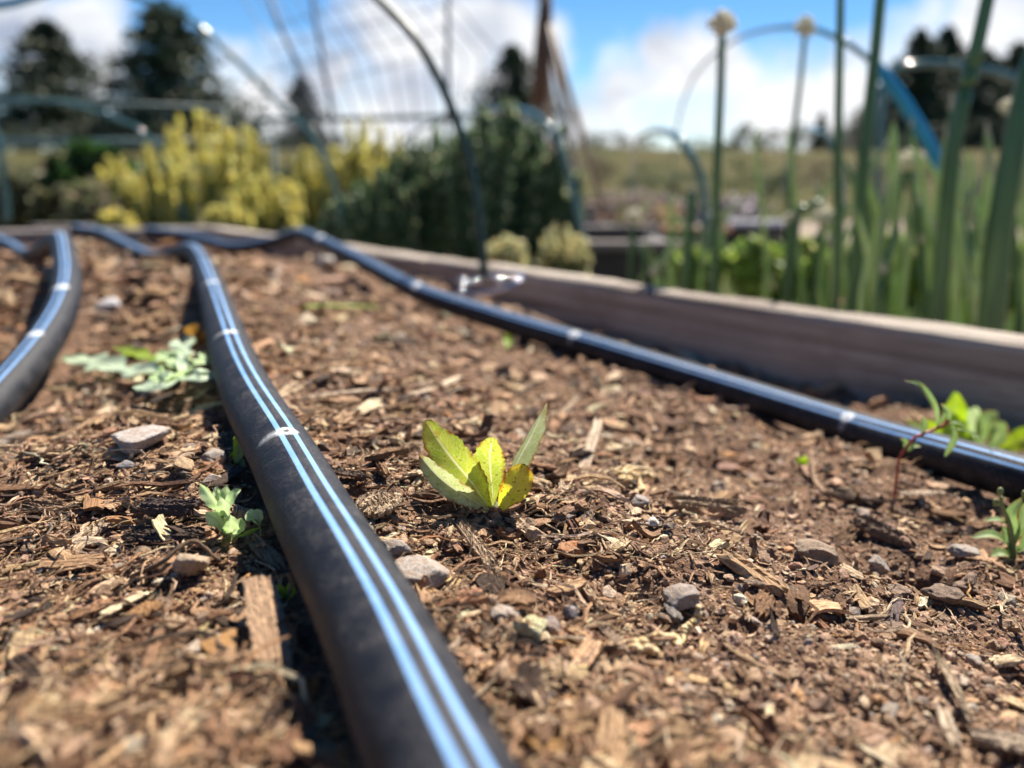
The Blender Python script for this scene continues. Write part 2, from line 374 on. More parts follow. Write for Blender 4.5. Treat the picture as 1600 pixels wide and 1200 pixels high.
M = dict(soil=m_soil(), wood=m_wood(), stone=m_stone(), hose=m_hose(),
    sprout=m_leaf('sprout_leaf', (.30, .385, .06), (.43, .47, .09), (.66, .66, .36), .64, (.20, .055, .02), .55),
    sprout_y=m_leaf('yellow_leaf', (.52, .50, .07), (.62, .54, .10), (.58, .50, .2), .62, (.42, .13, .04), .7),
    sprout_lit=m_leaf('sunlit_sprout_leaf', (.36, .42, .16), (.50, .54, .30), (.70, .70, .55), .42, (.25, .12, .04), .4),  # paler copy of the sprout leaf, silvery sun reflection put into its colour
    pale=m_leaf('pale_leaf', (.42, .58, .24), (.60, .72, .42), (.55, .65, .36), .35),
    seed=m_leaf('seedling_leaf', (.16, .27, .08), (.26, .38, .14), (.36, .42, .22), .35, (.30, .12, .04)),
    rosette=m_leaf('grey_green_leaf', (.36, .46, .30), (.50, .60, .42), (.5, .58, .40), .25),
    bright=m_leaf('bright_leaf', (.22, .36, .03), (.34, .46, .05), (.42, .5, .16), .5),
    withered=m_plain('withered_leaf', (.30, .13, .03), (.45, .26, .05), 300, .8, .3),
    red=m_plain('red_stem', (.26, .025, .02), (.38, .07, .04), 700, .45),
    gstem=m_plain('green_stem', (.18, .24, .07), (.28, .3, .12), 700, .5, .2),
    bstem=m_plain('brown_stem', (.20, .12, .07), (.34, .24, .14), 900, .8, 0, .0006),
    root=m_plain('pale_root', (.50, .34, .14), (.66, .52, .30), 600, .6, .15, .0004),
    board=m_board('weathered_board', (.20, .155, .12), (.50, .43, .35), (.12, .075, .05)),
    board_d=m_board('grey_board', (.14, .12, .11), (.24, .21, .19), (.08, .06, .05)),
    onion=m_plain('onion_leaf', (.03, .085, .03), (.11, .21, .07), 26, .28, .18, 0, 4, (3, 3, .3)),
    onion_l=m_plain('light_onion_leaf', (.28, .42, .14), (.54, .60, .32), 22, .32, .42, 0, 4, (3, 3, .3)),
    dry=m_plain('dry_leaf_tip', (.50, .44, .30), (.64, .58, .42), 60, .6, .3),
    bud=m_plain('flower_bud', (.74, .68, .48), (.86, .84, .72), 300, .6, .35, .002),
    hoop_dark=m_plain('dark_green_plastic', (.006, .022, .012), (.014, .042, .022), 20, .4),
    hoop_teal=m_plain('teal_plastic', (.045, .12, .125), (.08, .17, .17), 20, .12),
    rail=m_plain('dark_rail', (.035, .085, .09), (.06, .11, .11), 20, .6),
    hoop_blue=m_plain('blue_plastic', (.006, .20, .40), (.01, .25, .46), 20, .3),
    steel=m_plain('galvanised_wire', (.7, .7, .7), (.8, .8, .8), 200, .08, metal=1),
    net=m_plain('net_string', (.13, .14, .17), (.2, .21, .25), 50, .7),
    bamboo=m_plain('cane', (.24, .17, .12), (.36, .29, .22), 12, .6),
    twine=m_plain('brown_binding', (.09, .05, .035), (.14, .08, .05), 40, .9),
    field=m_plain('meadow', (.036, .046, .014), (.085, .066, .028), .35, 1.0, 0, .05),
    path=m_plain('path_gravel', (.16, .13, .10), (.27, .22, .17), 9, .95, 0, .01),
    bark=m_plain('tree_bark', (.07, .05, .035), (.12, .09, .06), 4, .9, 0, .02),
    fol=m_pc('foliage', .6, .35), needle=m_pc('conifer_foliage', .7, .1), petal=m_pc('petals', .6, .45),
    black=m_plain('black_planter', (.02, .02, .02), (.04, .036, .035), 8, .7),
    white=m_plain('white_cover', (.6, .58, .6), (.75, .73, .75), 6, .6),
    clay=m_plain('orange_clay', (.42, .22, .12), (.5, .28, .16), 8, .8))

# ------------------------------------------------------------------ drip hoses
HR = .0086; HRR = .00805; KR = .855
def px3(pts): return [at(u, v, Y) for u, v, Y in pts]
def plane_pts(pts, z):
    out = []
    for u, v in pts:
        d = ray(u, v); k = (z-CAMZ)/d[2]; out.append(Vector((d[0]*k, d[1]*k, z)))
    return out
def Yw(wpx): return 2*HR*FPX/wpx
_a, _b = plane_pts([(683, 1200), (597, 1000)], .0072); NEARP = _a+(_a-_b).normalized()*.06+Vector((.002, 0, 0))
midP = [Vector((.33, -.62, .008)), Vector((.17, -.34, .0080)), Vector((.062, -.08, .0075)), NEARP]+plane_pts([(683, 1200), (597, 1000), (487, 800), (447, 720), (405, 650), (380, 600), (360, 545), (332, 455)], .0072)
midP += px3([(316, 412, .70), (300, 393, .765), (272, 399, .81), (238, 405, .86), (200, 388, .96), (160, 367, 1.12), (118, 360, 1.22)])
leftP = [Vector((-.85, -.25, -.012)), Vector((-.45, .02, -.012))]+px3([(-330, 900, .21), (-160, 780, .25), (-70, 697, .295), (0, 622, .34), (58, 552, .39), (92, 495, .445), (105, 448, .50),(102, 405, .60), (94, 377, .69), (70, 392, .78), (42, 402, .85), (15, 386, .95), (-30, 366, 1.1)])
rightP = px3([(u, v, Y*KR+(1-KR)*Y*min(1, max(0, (Y-.80)/.22))) for u, v, Y in [(1900, 850, .26), (1720, 785, .29), (1567, 739, .322), (1450, 706, .362), (1340, 673, .41), (1130, 606, .50), (905, 537, .60), (780, 499, .69), (660, 458, .78), (560, 405, .92), (508, 380, 1.0), (468, 365, 1.06), (430, 378, 1.12), (370, 388, 1.15), (325, 378, 1.2), (285, 368, 1.25), (230, 362, 1.27)]])
_e = (rightP[0]-rightP[2]).normalized(); _e.z = 0
rightP = [rightP[0]+_e*.5+Vector((0, 0, .0)), rightP[0]+_e*.2]+rightP
def hose(name, P, emit_px, twist, label, HR=HR):
    C, _ = resample(catmull(P, 24), .0024)
    for _i in range(3):
        m_ = 8; ker = np.hanning(2*m_+3)[1:-1]; ker /= ker.sum()
        C = np.stack([np.convolve(np.r_[2*C[0, a]-C[m_:0:-1, a], C[:, a], 2*C[-1, a]-C[-2:-m_-2:-1, a]], ker, 'valid') for a in range(3)], 1)
    V, T, uv = tube_arr(C, HR, 40, True)
    uv[:, 0] -= np.interp(uv[:, 1], [0, uv[:, 1].max()], twist)
    ex = np.zeros(len(V)); cen = []
    for u, v in emit_px:
        # nearest centre-line point to that picture position
        d = C-np.array([0, 0, CAMZ]); dep = d[:, 1]*cp-d[:, 2]*sp; uu = 800+FPX*d[:, 0]/dep; vv_ = 600-FPX*(d[:, 1]*sp+d[:, 2]*cp)/dep
        k = int(np.argmin((uu-u)**2+(vv_-v)**2)); cen.append(k)
        L = np.r_[0, np.cumsum(np.linalg.norm(np.diff(C, axis=0), axis=1))][k]
        ang = uv[:, 0]-.0
        big = 1.0
        q = 1.0+max(0, (C[k][1]-.3))*2.2
        ex = np.maximum(ex, np.exp(-(((uv[:, 1]-L)/(.0032*q))**2+((ang)/(.36*q))**2))*1.25)
        ex = np.maximum(ex, .55*np.exp(-(((uv[:, 1]-L)/.0040)**2+((ang+.5)/.9)**2)))
    root = empty(name, C[0]); tag(root, label, 'hose', 'black drip irrigation hoses with twin blue stripes')
    mesh_np('tubing', V, T, M['hose'], root, uv=uv, smooth=True, extra=ex)
    for k in cen[:1] if name else []:
        pass
    for k in cen:
        t_ = C[min(k+1, len(C)-1)]-C[k-1]; t_ /= np.linalg.norm(t_)
        s_ = np.cross(t_, [0, 0, 1]); s_ /= np.linalg.norm(s_); b_ = np.cross(s_, t_)
        tw = np.interp(k/len(C), [0, 1], twist)
        nrm = math.cos(tw)*b_+math.sin(tw)*s_; sd_ = np.cross(nrm, t_)
        a = np.linspace(0, 2*np.pi, 25)[:-1]
        ctr = C[k]+nrm*(HR+.00005)
        P_ = np.array([ctr+.0006*(np.cos(q)*t_+np.sin(q)*sd_) for q in a]+[ctr+.0006*t_])
        Vr, Tr, _u = tube_arr(P_, .00022, 6, False, up=nrm)
        mesh_np('dripper_outlet', Vr, Tr, M['stone'], root, pc=np.full((len(Vr), 3), .35), lc=Vr*1000, smooth=True)
    return C
Cm = hose('drip_hose', midP, [(460, 718), (368, 548), (334, 462)], (.30, -.25), 'blue-striped black drip hose through the middle, from bottom centre past the pale green seedling')
Cl = hose('drip_hose', leftP, [(78, 560), (103, 470)], (.05, -.1), 'black blue-striped drip hose curving in at the left edge, beside the lobed grey-green weed')
Cr = hose('drip_hose', rightP, [(1338, 668), (905, 535), (660, 456), (505, 378)], (-.62, -.55), 'black blue-striped drip hose lying alongside the long wooden bed board', HRR)
ALLC = np.vstack([Cm[::2], Cl[::2], Cr[::2]])
def near_hose(x, y, r):
    x = np.atleast_1d(x); y = np.atleast_1d(y); out = np.zeros(len(x), bool)
    for i in range(0, len(ALLC), 1):
        out |= (x-ALLC[i, 0])**2+(y-ALLC[i, 1])**2 < r*r
    return out

# ------------------------------------------------------------------ the bed: soil sheet and boards
BX, BY, DX, DY = -.49, 1.37, .767, -.92          # right board line
def xb(y): return BX+DX*(BY-y)/-DY
def ymax(x): return np.where(np.asarray(x) < BX, BY+.326*(np.asarray(x)-BX), 1.6)
ys = np.r_[np.linspace(-.7, .02, 26)[:-1], np.geomspace(.05, 1.40, 820)]
rows = []
tt = np.r_[-1-np.linspace(1, 0, 12)[:-1]**1.0, np.linspace(-1, 1, 860)]
for y in ys:
    hw = max(.8*y+.08, .13); xm = min(hw, xb(y)+.004)
    c0 = -hw; x = np.where(tt >= -1, c0+(tt+1)/2*(xm-c0), c0+(tt+1)*(1.45-hw))
    rows.append(np.stack([x, np.full_like(x, y)], 1))
G = np.array(rows); gx, gy = G[..., 0], np.minimum(G[..., 1], ymax(G[..., 0]))
gz = soil(gx, gy)
V = np.stack([gx, gy, gz], 2).reshape(-1, 3); nr, nc = gx.shape
i = np.arange(nr-1)[:, None]; j = np.arange(nc-1)[None]
Q = np.stack([i*nc+j, i*nc+j+1, (i+1)*nc+j+1, (i+1)*nc+j], 2).reshape(-1, 4)
o = mesh_np('bed_soil', V, Q, M['soil'], smooth=True); tag(o, kind='structure')

def board(name, p0, p1, ztop, zbot, th, material, parent=None, seed=0, side=1):
    """plank from p0 to p1 (xy), inner face on the line, thickness away from the bed"""
    p0 = np.array(p0, float); p1 = np.array(p1, float); L = np.linalg.norm(p1-p0); d = (p1-p0)/L; n = np.array([-d[1], d[0]])*side
    nx = max(8, int(L/.006)); xs = np.linspace(0, L, nx)
    r_ = np.random.default_rng(seed)
    prof = [(0, zbot), (0, zbot+.3*(ztop-zbot)), (0, zbot+.6*(ztop-zbot)), (0, zbot+.8*(ztop-zbot)), (0, ztop-.006), (.0015, ztop-.002), (.005, ztop), (th*.35, ztop-.0005), (th*.65, ztop), (th-.005, ztop), (th-.001, ztop-.003), (th, ztop-.008), (th, zbot)]
    V = []
    for k, (a, z) in enumerate(prof):
        wob = .0020*vn(xs/.05, np.full(nx, k*3.1+seed), 9)+.0010*vn(xs/.012, np.full(nx, k*2.7+seed), 10)
        sag = .0035*vn(xs/.35, np.full(nx, seed+.5), 12)
        V.append(np.stack([p0[0]+d[0]*xs+n[0]*(a+wob), p0[1]+d[1]*xs+n[1]*(a+wob), z+sag+wob*(.8 if k > 3 else 0)], 1))
    V = np.array(V); k = len(prof); V = V.reshape(-1, 3)
    i = np.arange(k)[:, None]; j = np.arange(nx-1)[None]; i2 = (i+1) % k
    Q = np.stack([i*nx+j, i*nx+j+1, i2*nx+j+1, i2*nx+j], 2).reshape(-1, 4)
    T = np.vstack([Q[:, [0, 1, 2]], Q[:, [0, 2, 3]]])
    e0 = [a*nx for a in range(k)]; e1 = [a*nx+nx-1 for a in range(k)]
    T = np.vstack([T]+[np.array([[e[0], e[a], e[a+1]]]) for e in (e0, e1) for a in range(1, k-1)])
    lc = np.stack([np.tile(xs, k)*1000, np.repeat([a*1000 for a, z in prof], nx)+seed*50, V[:, 2]*1000], 1)
    return mesh_np(name, V, T, material, parent, lc=lc, smooth=False)
dn_ = np.array([DX, DY])/math.hypot(DX, DY)
P0 = np.array([BX, BY]); P1 = P0+dn_*2.1; P05 = P0+dn_*.62
fr = empty('raised_bed_frame', (BX, BY, -.32)); tag(fr, 'weathered timber bed frame with pale sunlit top edge, right of and behind the hoses', 'bed frame')
ob = board('side_board', P05+dn_*.002, P1, -.013, -.33, .027, M['board'], fr, 3)
ob['label'] = 'near pale board with dark shaded inner face'
board('side_board', P0, P05-dn_*.002, -.014, -.33, .027, M['board'], fr, 8)
Q1 = np.array([BX-.95*1.0, BY-.31*1.0])
board('end_board', P0+np.array([.01, .006]), Q1, -.014, -.33, .04, M['board_d'], fr, 5, side=-1)
st_ = Pile()
# the stake that joins the two boards at the corner
for dx in (0,):
    c = P0+np.array([.03, .05]); V, T, uv = tube_arr(np.array([[c[0], c[1], -.33], [c[0], c[1], -.03]]), .02, 4)
    st_.add(V, T, (.2, .17, .14))
st_.build('corner_post', M['wood'], fr)

# ------------------------------------------------------------------ debris templates
def chip_tpl(nx, ny, w, th, seed, rag=.12, rough=.25, bend=.1):
    r_ = np.random.default_rng(seed)
    xs = np.linspace(0, 1, nx); ws = np.linspace(-1, 1, ny)
    e0 = -.5+r_.random(ny)*rag; e1 = .5-r_.random(ny)*rag
    ridge = r_.normal(0, rough, ny); bl = r_.normal(0, bend); sk = r_.normal(0, .06)
    wl = 1-r_.random()*.6*np.abs(xs-.5)**1.5*2
    X = e0[None]+(e1-e0)[None]*xs[:, None]
    Yc = ws[None]*w/2*wl[:, None]+sk*(xs[:, None]-.5)+r_.normal(0, .025*w, (nx, ny))+.03*w*np.sin(xs[:, None]*5+seed)
    edge = 1-.45*np.abs(ws[None])**3
    top = th/2*edge*(1-.55*(np.abs(xs[:, None]-.5)*2)**4)+th*ridge[None]*.6+r_.normal(0, .09*th, (nx, ny))
    bot = -th/2*edge+r_.normal(0, .10*th, (nx, ny))+th*ridge[None]*.2
    c = bl*((xs[:, None]-.5)**2)*.8
    Vt = np.stack([X, Yc, top+c], 2); Vb = np.stack([X, Yc*.96, np.minimum(bot+c, top+c-.08*th)], 2)
    V = np.vstack([Vt.reshape(-1, 3), Vb.reshape(-1, 3)]); n = nx*ny
    i = np.arange(nx-1)[:, None]; j = np.arange(ny-1)[None]
    Q = np.stack([i*ny+j, (i+1)*ny+j, (i+1)*ny+j+1, i*ny+j+1], 2).reshape(-1, 4); Qs = [Q, Q[:, ::-1]+n]
    i = np.arange(nx-1); j = np.arange(ny-1)
    Qs.append(np.stack([i*ny, i*ny+n, (i+1)*ny+n, (i+1)*ny], 1)); a = i*ny+ny-1; Qs.append(np.stack([a, a+ny, a+ny+n, a+n], 1))
    Qs.append(np.stack([j, j+1, j+1+n, j+n], 1)); a = (nx-1)*ny+j; Qs.append(np.stack([a, a+n, a+1+n, a+1], 1))
    Q = np.vstack(Qs); return V, np.vstack([Q[:, [0, 1, 2]], Q[:, [0, 2, 3]]])
import bmesh
def ico(sub):
    bm = bmesh.new(); bmesh.ops.create_icosphere(bm, subdivisions=sub, radius=1)
    V = np.array([v.co[:] for v in bm.verts]); T = np.array([[v.index for v in f.verts] for f in bm.faces]); bm.free(); return V, T
ICO = {k: ico(k) for k in (1, 2, 3, 4, 5)}
def v3n(P, s):
    return vn(P[:, 0]+P[:, 2]*.7, P[:, 1]-P[:, 2]*.5, s)+vn(P[:, 1]+11, P[:, 2]+P[:, 0]*.6, s+1)
def rock_tpl(sub, seed, cuts=6, rough=.25, sq=(1, .8, .6)):
    r_ = np.random.default_rng(seed); V, T = ICO[sub]; V = V.copy()
    for _ in range(cuts):
        n = r_.normal(size=3); n /= np.linalg.norm(n); d = r_.uniform(.45, .85)
        k = V@n-d; V = V-np.where(k > 0, k*.92, 0)[:, None]*n
    V = V*(1+rough*v3n(V*1.6+seed, seed % 50)[:, None]+rough*.5*v3n(V*4+seed, seed % 50+3)[:, None]+(rough*.3*v3n(V*9+seed, seed % 50+7)[:, None] if sub > 2 else 0))
    return V*np.array(sq), T
def rotm(yaw, tilt, tdir, roll=None):
    """arrays -> (n,3,3): yaw about z, then tilt about a horizontal axis"""
    n = len(yaw); c, s = np.cos(yaw), np.sin(yaw); Z = np.zeros(n); O = np.ones(n)
    A = np.stack([np.stack([c, -s, Z], 1), np.stack([s, c, Z], 1), np.stack([Z, Z, O], 1)], 1)
    k = np.stack([np.cos(tdir), np.sin(tdir), Z], 1); K = np.zeros((n, 3, 3))
    K[:, 0, 1] = -k[:, 2]; K[:, 0, 2] = k[:, 1]; K[:, 1, 0] = k[:, 2]; K[:, 1, 2] = -k[:, 0]; K[:, 2, 0] = -k[:, 1]; K[:, 2, 1] = k[:, 0]
    I = np.eye(3)[None]; B = I+np.sin(tilt)[:, None, None]*K+(1-np.cos(tilt))[:, None, None]*(K@K)
    return B@A
def scatter(tpls, pos, scale, rot, colr, pile, stretch=None):
    """pos (n,3) scale (n,) or (n,3)"""
    n = len(pos); which = rng.integers(0, len(tpls), n)
    for k, (V, T) in enumerate(tpls):
        idx = np.where(which == k)[0]
        if not len(idx): continue
        S = scale[idx] if scale.ndim == 2 else np.repeat(scale[idx][:, None], 3, 1)
        P = V[None]*S[:, None, :]; W = np.einsum('nij,nkj->nki', rot[idx], P)+pos[idx][:, None]
        L = P*1000+rng.random((len(idx), 1, 3))*400
        TT = (T[None]+(np.arange(len(idx))*len(V))[:, None, None]).reshape(-1, 3)
        pile.add(W.reshape(-1, 3), TT, np.repeat(colr[idx], len(V), 0), L.reshape(-1, 3))
PAL = np.array([(.57, .405, .26), (.74, .58, .41), (.37, .235, .145), (.20, .12, .075), (.46, .31, .195), (.06, .041, .031), (.50, .29, .14), (.72, .61, .47), (.26, .205, .17)])
PALW = np.array([.20, .17, .15, .16, .12, .10, .02, .05, .03]); PALW /= PALW.sum()
CPAL = np.array([(.27, .165, .10), (.40, .265, .17), (.54, .38, .255), (.125, .074, .046), (.64, .48, .33), (.48, .25, .10), (.36, .335, .31), (.66, .57, .45)])
CPW = np.array([.27, .26, .17, .14, .07, .012, .05, .028]); CPW /= CPW.sum()
def colours(pal, wgt, n, jit=.16):
    c = pal[rng.choice(len(pal), n, p=wgt)]*np.array((1.05, .98, .89)); return np.clip(c*(1+rng.normal(0, jit, (n, 1)))*(1+rng.normal(0, .04, (n, 3))), .01, .8)
def place(n, pw, y0=.075, y1=1.36, avoid=.0095, gate=None):
    t = rng.random(n); k = 1-pw
    Y = (y0**k+t*(y1**k-y0**k))**(1/k); X = rng.uniform(-1, 1, n)*(.76*Y+.06)
    ok = (X < xb(Y)-.004) & (Y < ymax(X)-.01) & ~near_hose(X, Y, avoid)
    for px, py, r, d in PITS[:1]: ok &= (X-px)**2+(Y-py)**2 > (r*1.05)**2
    if gate is not None: ok &= gate(X, Y) > rng.random(n)
    return X[ok], Y[ok]
# where mulch is dense (left of the middle hose, and a band behind the sprout), and where bare crumbly soil shows
def mulchy(x, y):
    s = .9*x+.43*y-.045
    base = np.where(s < 0, 1.0, np.clip(.85-s*4.0, .32, 1))*np.where((s > 0.02) & (y < .175), .55, 1)
    n_ = vn(x/.05, y/.05, 21)+.5
    return np.clip(base*np.where(s < .01, .6+1.2*n_, .15+1.75*n_), 0, 1)

# crumbs -------------------------------------------------------------
pile = Pile()
t1 = [rock_tpl(1, 100+k, 3, .5, (1, random.uniform(.6, 1), random.uniform(.5, .9))) for k in range(14)]
t2 = [rock_tpl(2, 200+k, 4, .5, (1, random.uniform(.6, 1), random.uniform(.5, .9))) for k in range(10)]
X, Y = place(125000, 1.32)
n = len(X); sz = np.clip(rng.lognormal(math.log(.00046), .5, n), .0002, .0024)*np.clip((Y/.27), .8, 3.2)**.8
Z = soil(X, Y)+sz*.25
rot = rotm(rng.uniform(0, 6.3, n), rng.uniform(0, .8, n), rng.uniform(0, 6.3, n))
scatter(t1, np.stack([X, Y, Z], 1), sz, rot, colours(CPAL, CPW, n), pile)
X, Y = place(11000, 1.35)
n = len(X); sz = np.clip(rng.lognormal(math.log(.0014), .38, n), .0008, .0036)*np.clip((Y/.3), .8, 3.2)**.9
Z = soil(X, Y)+sz*.2
rot = rotm(rng.uniform(0, 6.3, n), rng.uniform(0, .6, n), rng.uniform(0, 6.3, n))
scatter(t2, np.stack([X, Y, Z], 1), sz, rot, colours(CPAL, CPW, n), pile)
o = pile.build('soil_crumbs', M['stone']); tag(o, 'loose brown soil crumbs and grit covering the bed', 'soil', kind='stuff')

# small chips --------------------------------------------------------
pile = Pile()
tc_ = [chip_tpl(6, 4, random.uniform(.12, .5), random.uniform(.06, .16), 300+k, .22, .3, .5) for k in range(24)]
X, Y = place(52000, 1.38, gate=mulchy)
n = len(X); sz = np.clip(rng.lognormal(math.log(.0042), .55, n), .0013, .016)*np.clip((Y/.27), .75, 3.4)**.95
Z = soil(X, Y)+sz*rng.uniform(.0, .20, n)
rot = rotm(rng.uniform(0, 6.3, n), np.abs(rng.normal(0, .26, n)), rng.uniform(0, 6.3, n))
scl = np.stack([sz, sz*rng.uniform(.6, 1.3, n), sz*rng.uniform(.6, 1.3, n)], 1)
scatter(tc_, np.stack([X, Y, Z], 1), scl, rot, colours(PAL, PALW, n), pile)
o = pile.build('wood_mulch', M['wood']); tag(o, 'fine splinters and flakes of brown wood mulch over the soil', 'mulch', kind='stuff')

# fibres ---------------------------------------------------------------
pile = Pile(); ft = []
for k in range(16):
    s = np.linspace(-.5, .5, 6); c1, c2 = random.uniform(-.5, .5), random.uniform(-.35, .35)
    P = np.stack([s, c1*s*s+.05*np.sin(s*9+k), c2*s*s+.03*np.cos(s*7+k)+.04], 1)
    V, T, _ = tube_arr(P, .014*np.array([.4, 1, 1.1, 1, .9, .3]), 4); ft.append((V, T))
X, Y = place(16000, 1.35, gate=mulchy)
n = len(X); sz = np.clip(rng.lognormal(math.log(.009), .45, n), .003, .032)*np.clip((Y/.27), .8, 2)**.5
Z = soil(X, Y)+.0007+rng.uniform(0, .0012, n)
rot = rotm(rng.uniform(0, 6.3, n), np.abs(rng.normal(0, .12, n)), rng.uniform(0, 6.3, n))
th = rng.uniform(.6, 1.8, n)
scatter(ft, np.stack([X, Y, Z], 1), np.stack([sz, sz*th, sz*th], 1), rot, colours(PAL, PALW, n)*1.15, pile)
o = pile.build('mulch_fibres', M['wood']); tag(o, 'thin dry fibres and bark strings scattered through the mulch', 'fibres', kind='stuff')

# ------------------------------------------------------------------ individual pieces
def slope_at(x, y, e=.006):
    zx = float(soil(x+e, y, False)-soil(x-e, y, False))/(2*e); zy = float(soil(x, y+e, False)-soil(x, y-e, False))/(2*e)
    return zx, zy
def put_piece(name, tpl, x, y, L, W, T_, yaw, tiltx, tilty, colr, material, lift, label, cat, group, smooth=False):
    """tpl spans unit length; scaled by L, W, T_"""
    V, F = tpl
    ext = V.max(0)-V.min(0); S = np.array([L, W, T_])/ext
    P = (V-(V.max(0)+V.min(0))/2)*S
    zx, zy = slope_at(x, y); zx *= .6; zy *= .6
    nrm = Vector((-zx-math.sin(tiltx), -zy-math.sin(tilty), 1)).normalized()
    a = Vector((math.cos(yaw), math.sin(yaw), 0)); a = (a-nrm*a.dot(nrm)).normalized(); b = nrm.cross(a)
    A = np.array([a[:], b[:], nrm[:]]).T
    W_ = P@A.T
    z0 = float(soil(x, y, False))
    me_o = mesh_np(name, W_, F, material, None, np.broadcast_to(np.array(colr, float), V.shape), P*1000+np.random.default_rng(int(abs(x*1e5))+7).random(3)*300, None, smooth)
    me_o.location = (x, y, z0+lift+T_*.25+(.0011 if group is None else 0))
    tag(me_o, label, cat, group); return me_o
PX = lambda p: (FPX/ (p.y*cp-(p.z-CAMZ)*sp))      # pixels per metre at a point
def chip_px(u0, v0, u1, v1, wid, th, colr, label, res=(26, 14), rag=.12, rough=.35, bend=.1, tilt=(0, 0), lift=.0006, name='wood_chip', seed=None, cat='wood chip'):
    """chip whose long axis runs between two picture positions; wid, th in millimetres"""
    a = on_soil(u0, v0); b = on_soil(u1, v1); c = (a+b)/2; L = math.hypot(b.x-a.x, b.y-a.y)
    yaw = math.atan2(b.y-a.y, b.x-a.x); wid /= 1000; th /= 1000
    sd_ = seed if seed is not None else int(u0*7+v0)
    tp = chip_tpl(res[0], res[1], wid/L, th/L, sd_, rag, rough, bend)
    return put_piece(name, tp, c.x, c.y, L, wid, th, yaw, tilt[0], tilt[1], colr, M['wood'], lift, label, cat, None)
def stone_px(u, v, wpx, hpx, colr, label, squash=.55, yaw=0, depth=.8, sub=4, rough=.22, cuts=9, lift=0, name='stone', seed=None, cat='stone'):
    p = on_soil(u, v+hpx*.25); k = PX(p); L = wpx/k; T_ = max(hpx/k*.85, L*.15)
    tp = rock_tpl(sub, seed if seed is not None else int(u+v*3), cuts, rough)
    return put_piece(name, tp, p.x, p.y, L, L*depth, T_, yaw, 0, 0, colr, M['stone'], lift+T_*.05, label, cat, None, True)
TAN = (.60, .46, .31); PALE = (.74, .60, .44); DK = (.085, .058, .044); BRN = (.27, .18, .115); GREY = (.30, .28, .255)
chip_px(570, 822, 612, 790, 10.5, 3.6, TAN, 'squarish tan bark chip between the centre hose and the sprout', (30, 20), .10, .3, .1)
chip_px(700, 818, 790, 892, 4.6, 3.2, TAN, 'long frayed tan splinter below the sprout pointing to the lower right', (40, 14), .3, .5, .2)
chip_px(1040, 800, 1165, 820, 9.5, 4.4, (.50, .38, .26), 'large dark frayed bark chunk right of the pale root tangle', (40, 18), .30, .45, .2, (0, .34), .0030, 'bark_chunk', None, 'bark')
chip_px(1330, 826, 1425, 862, 7.0, 4.6, (.26, .19, .14), 'dark brown bark chunk left of the black hole in the soil', (36, 16), .2, .5, .1, (.1, .2), .001, 'bark_chunk', None, 'bark')
chip_px(1288, 776, 1385, 808, 3.6, 1.8, (.30, .23, .17), 'slim grey-brown bark strip in front of the red-stemmed seedling', (30, 10), .3, .3, .4)
chip_px(1388, 795, 1435, 818, 4.6, 2.6, BRN, 'short brown block beside the foot of the red-stemmed seedling', (20, 12), .08, .2)
chip_px(1405, 790, 1475, 782, 3.5, 1.6, PALE, 'flat pale chip right of the foot of the red-stemmed seedling', (20, 10), .12, .2)
chip_px(412, 968, 428, 1082, 7.6, 2.2, (.56, .38, .24), 'big smooth tan chip standing out in the hose shadow at lower left', (34, 16), .05, .10, .1, (-.05, .22), .0040)
chip_px(222, 818, 312, 822, 6.5, 3.0, (.12, .085, .075), 'dark bark piece on top of another dark piece left of the pale green seedling', (32, 16), .12, .35, .15, (0, .1), .004, 'bark_chunk', None, 'bark')
chip_px(205, 842, 318, 850, 9.0, 3.4, DK, 'dark bark piece underneath another dark piece left of the pale green seedling', (32, 16), .14, .35, .15, (0, .1), .0005, 'bark_chunk', None, 'bark')
chip_px(92, 868, 182, 805, 5.0, 2.2, PALE, 'pale split splinter with frayed end pointing to the upper right', (40, 14), .35, .5, .2)
chip_px(25, 785, 120, 802, 5.5, 2.0, (.34, .23, .14), 'wide frayed brown chip near the left edge level with the pale green seedling', (34, 14), .35, .5, .2)
chip_px(905, 752, 926, 708, 4.2, 1.2, PALE, 'upright pale rectangular chip behind the root tangle', (20, 10), .08, .2, .1, (0, .35))
chip_px(465, 627, 625, 622, 4.6, 2.4, PALE, 'long pale stick lying level behind the sprout', (34, 10), .15, .3, .1)
chip_px(628, 626, 690, 618, 4.0, 2.2, PALE, 'pale stick continuing the long level stick behind the sprout', (24, 10), .15, .3, .1)
chip_px(684, 618, 722, 602, 4.4, 2.0, PALE, 'short pale curved chip at the right end of the level sticks behind the sprout', (20, 10), .15, .3, .4)
chip_px(206, 610, 256, 628, 4.4, 2.6, (.62, .47, .35), 'blunt pale chip below the lobed weed pointing to lower right', (22, 10), .06, .15, .1, (0, 0), .003)
chip_px(246, 620, 288, 592, 4.2, 2.6, (.58, .42, .31), 'blunt pale chip below the lobed weed pointing to upper right', (22, 10), .06, .15, .1, (0, 0), .003)
chip_px(200, 985, 252, 962, 5.0, 2.2, (.44, .25, .11), 'orange-brown oval chip in the lower left foreground', (24, 14), .05, .12)
chip_px(243, 1003, 290, 982, 4.0, 2.0, (.62, .46, .30), 'small pale tan chip beside the orange-brown oval chip', (24, 14), .05, .12)
chip_px(292, 1030, 345, 1012, 3.6, 2.2, (.68, .58, .47), 'small whitish chip below the orange-brown oval chip', (24, 12), .06, .15)
chip_px(120, 1002, 168, 990, 1.4, 1.0, (.75, .70, .62), 'thin white sliver in the lower left foreground', (24, 6), .1, .1)
chip_px(362, 1006, 408, 976, 1.6, 1.4, (.75, .68, .58), 'white twig fragment just left of the big smooth tan chip', (24, 8), .1, .2)
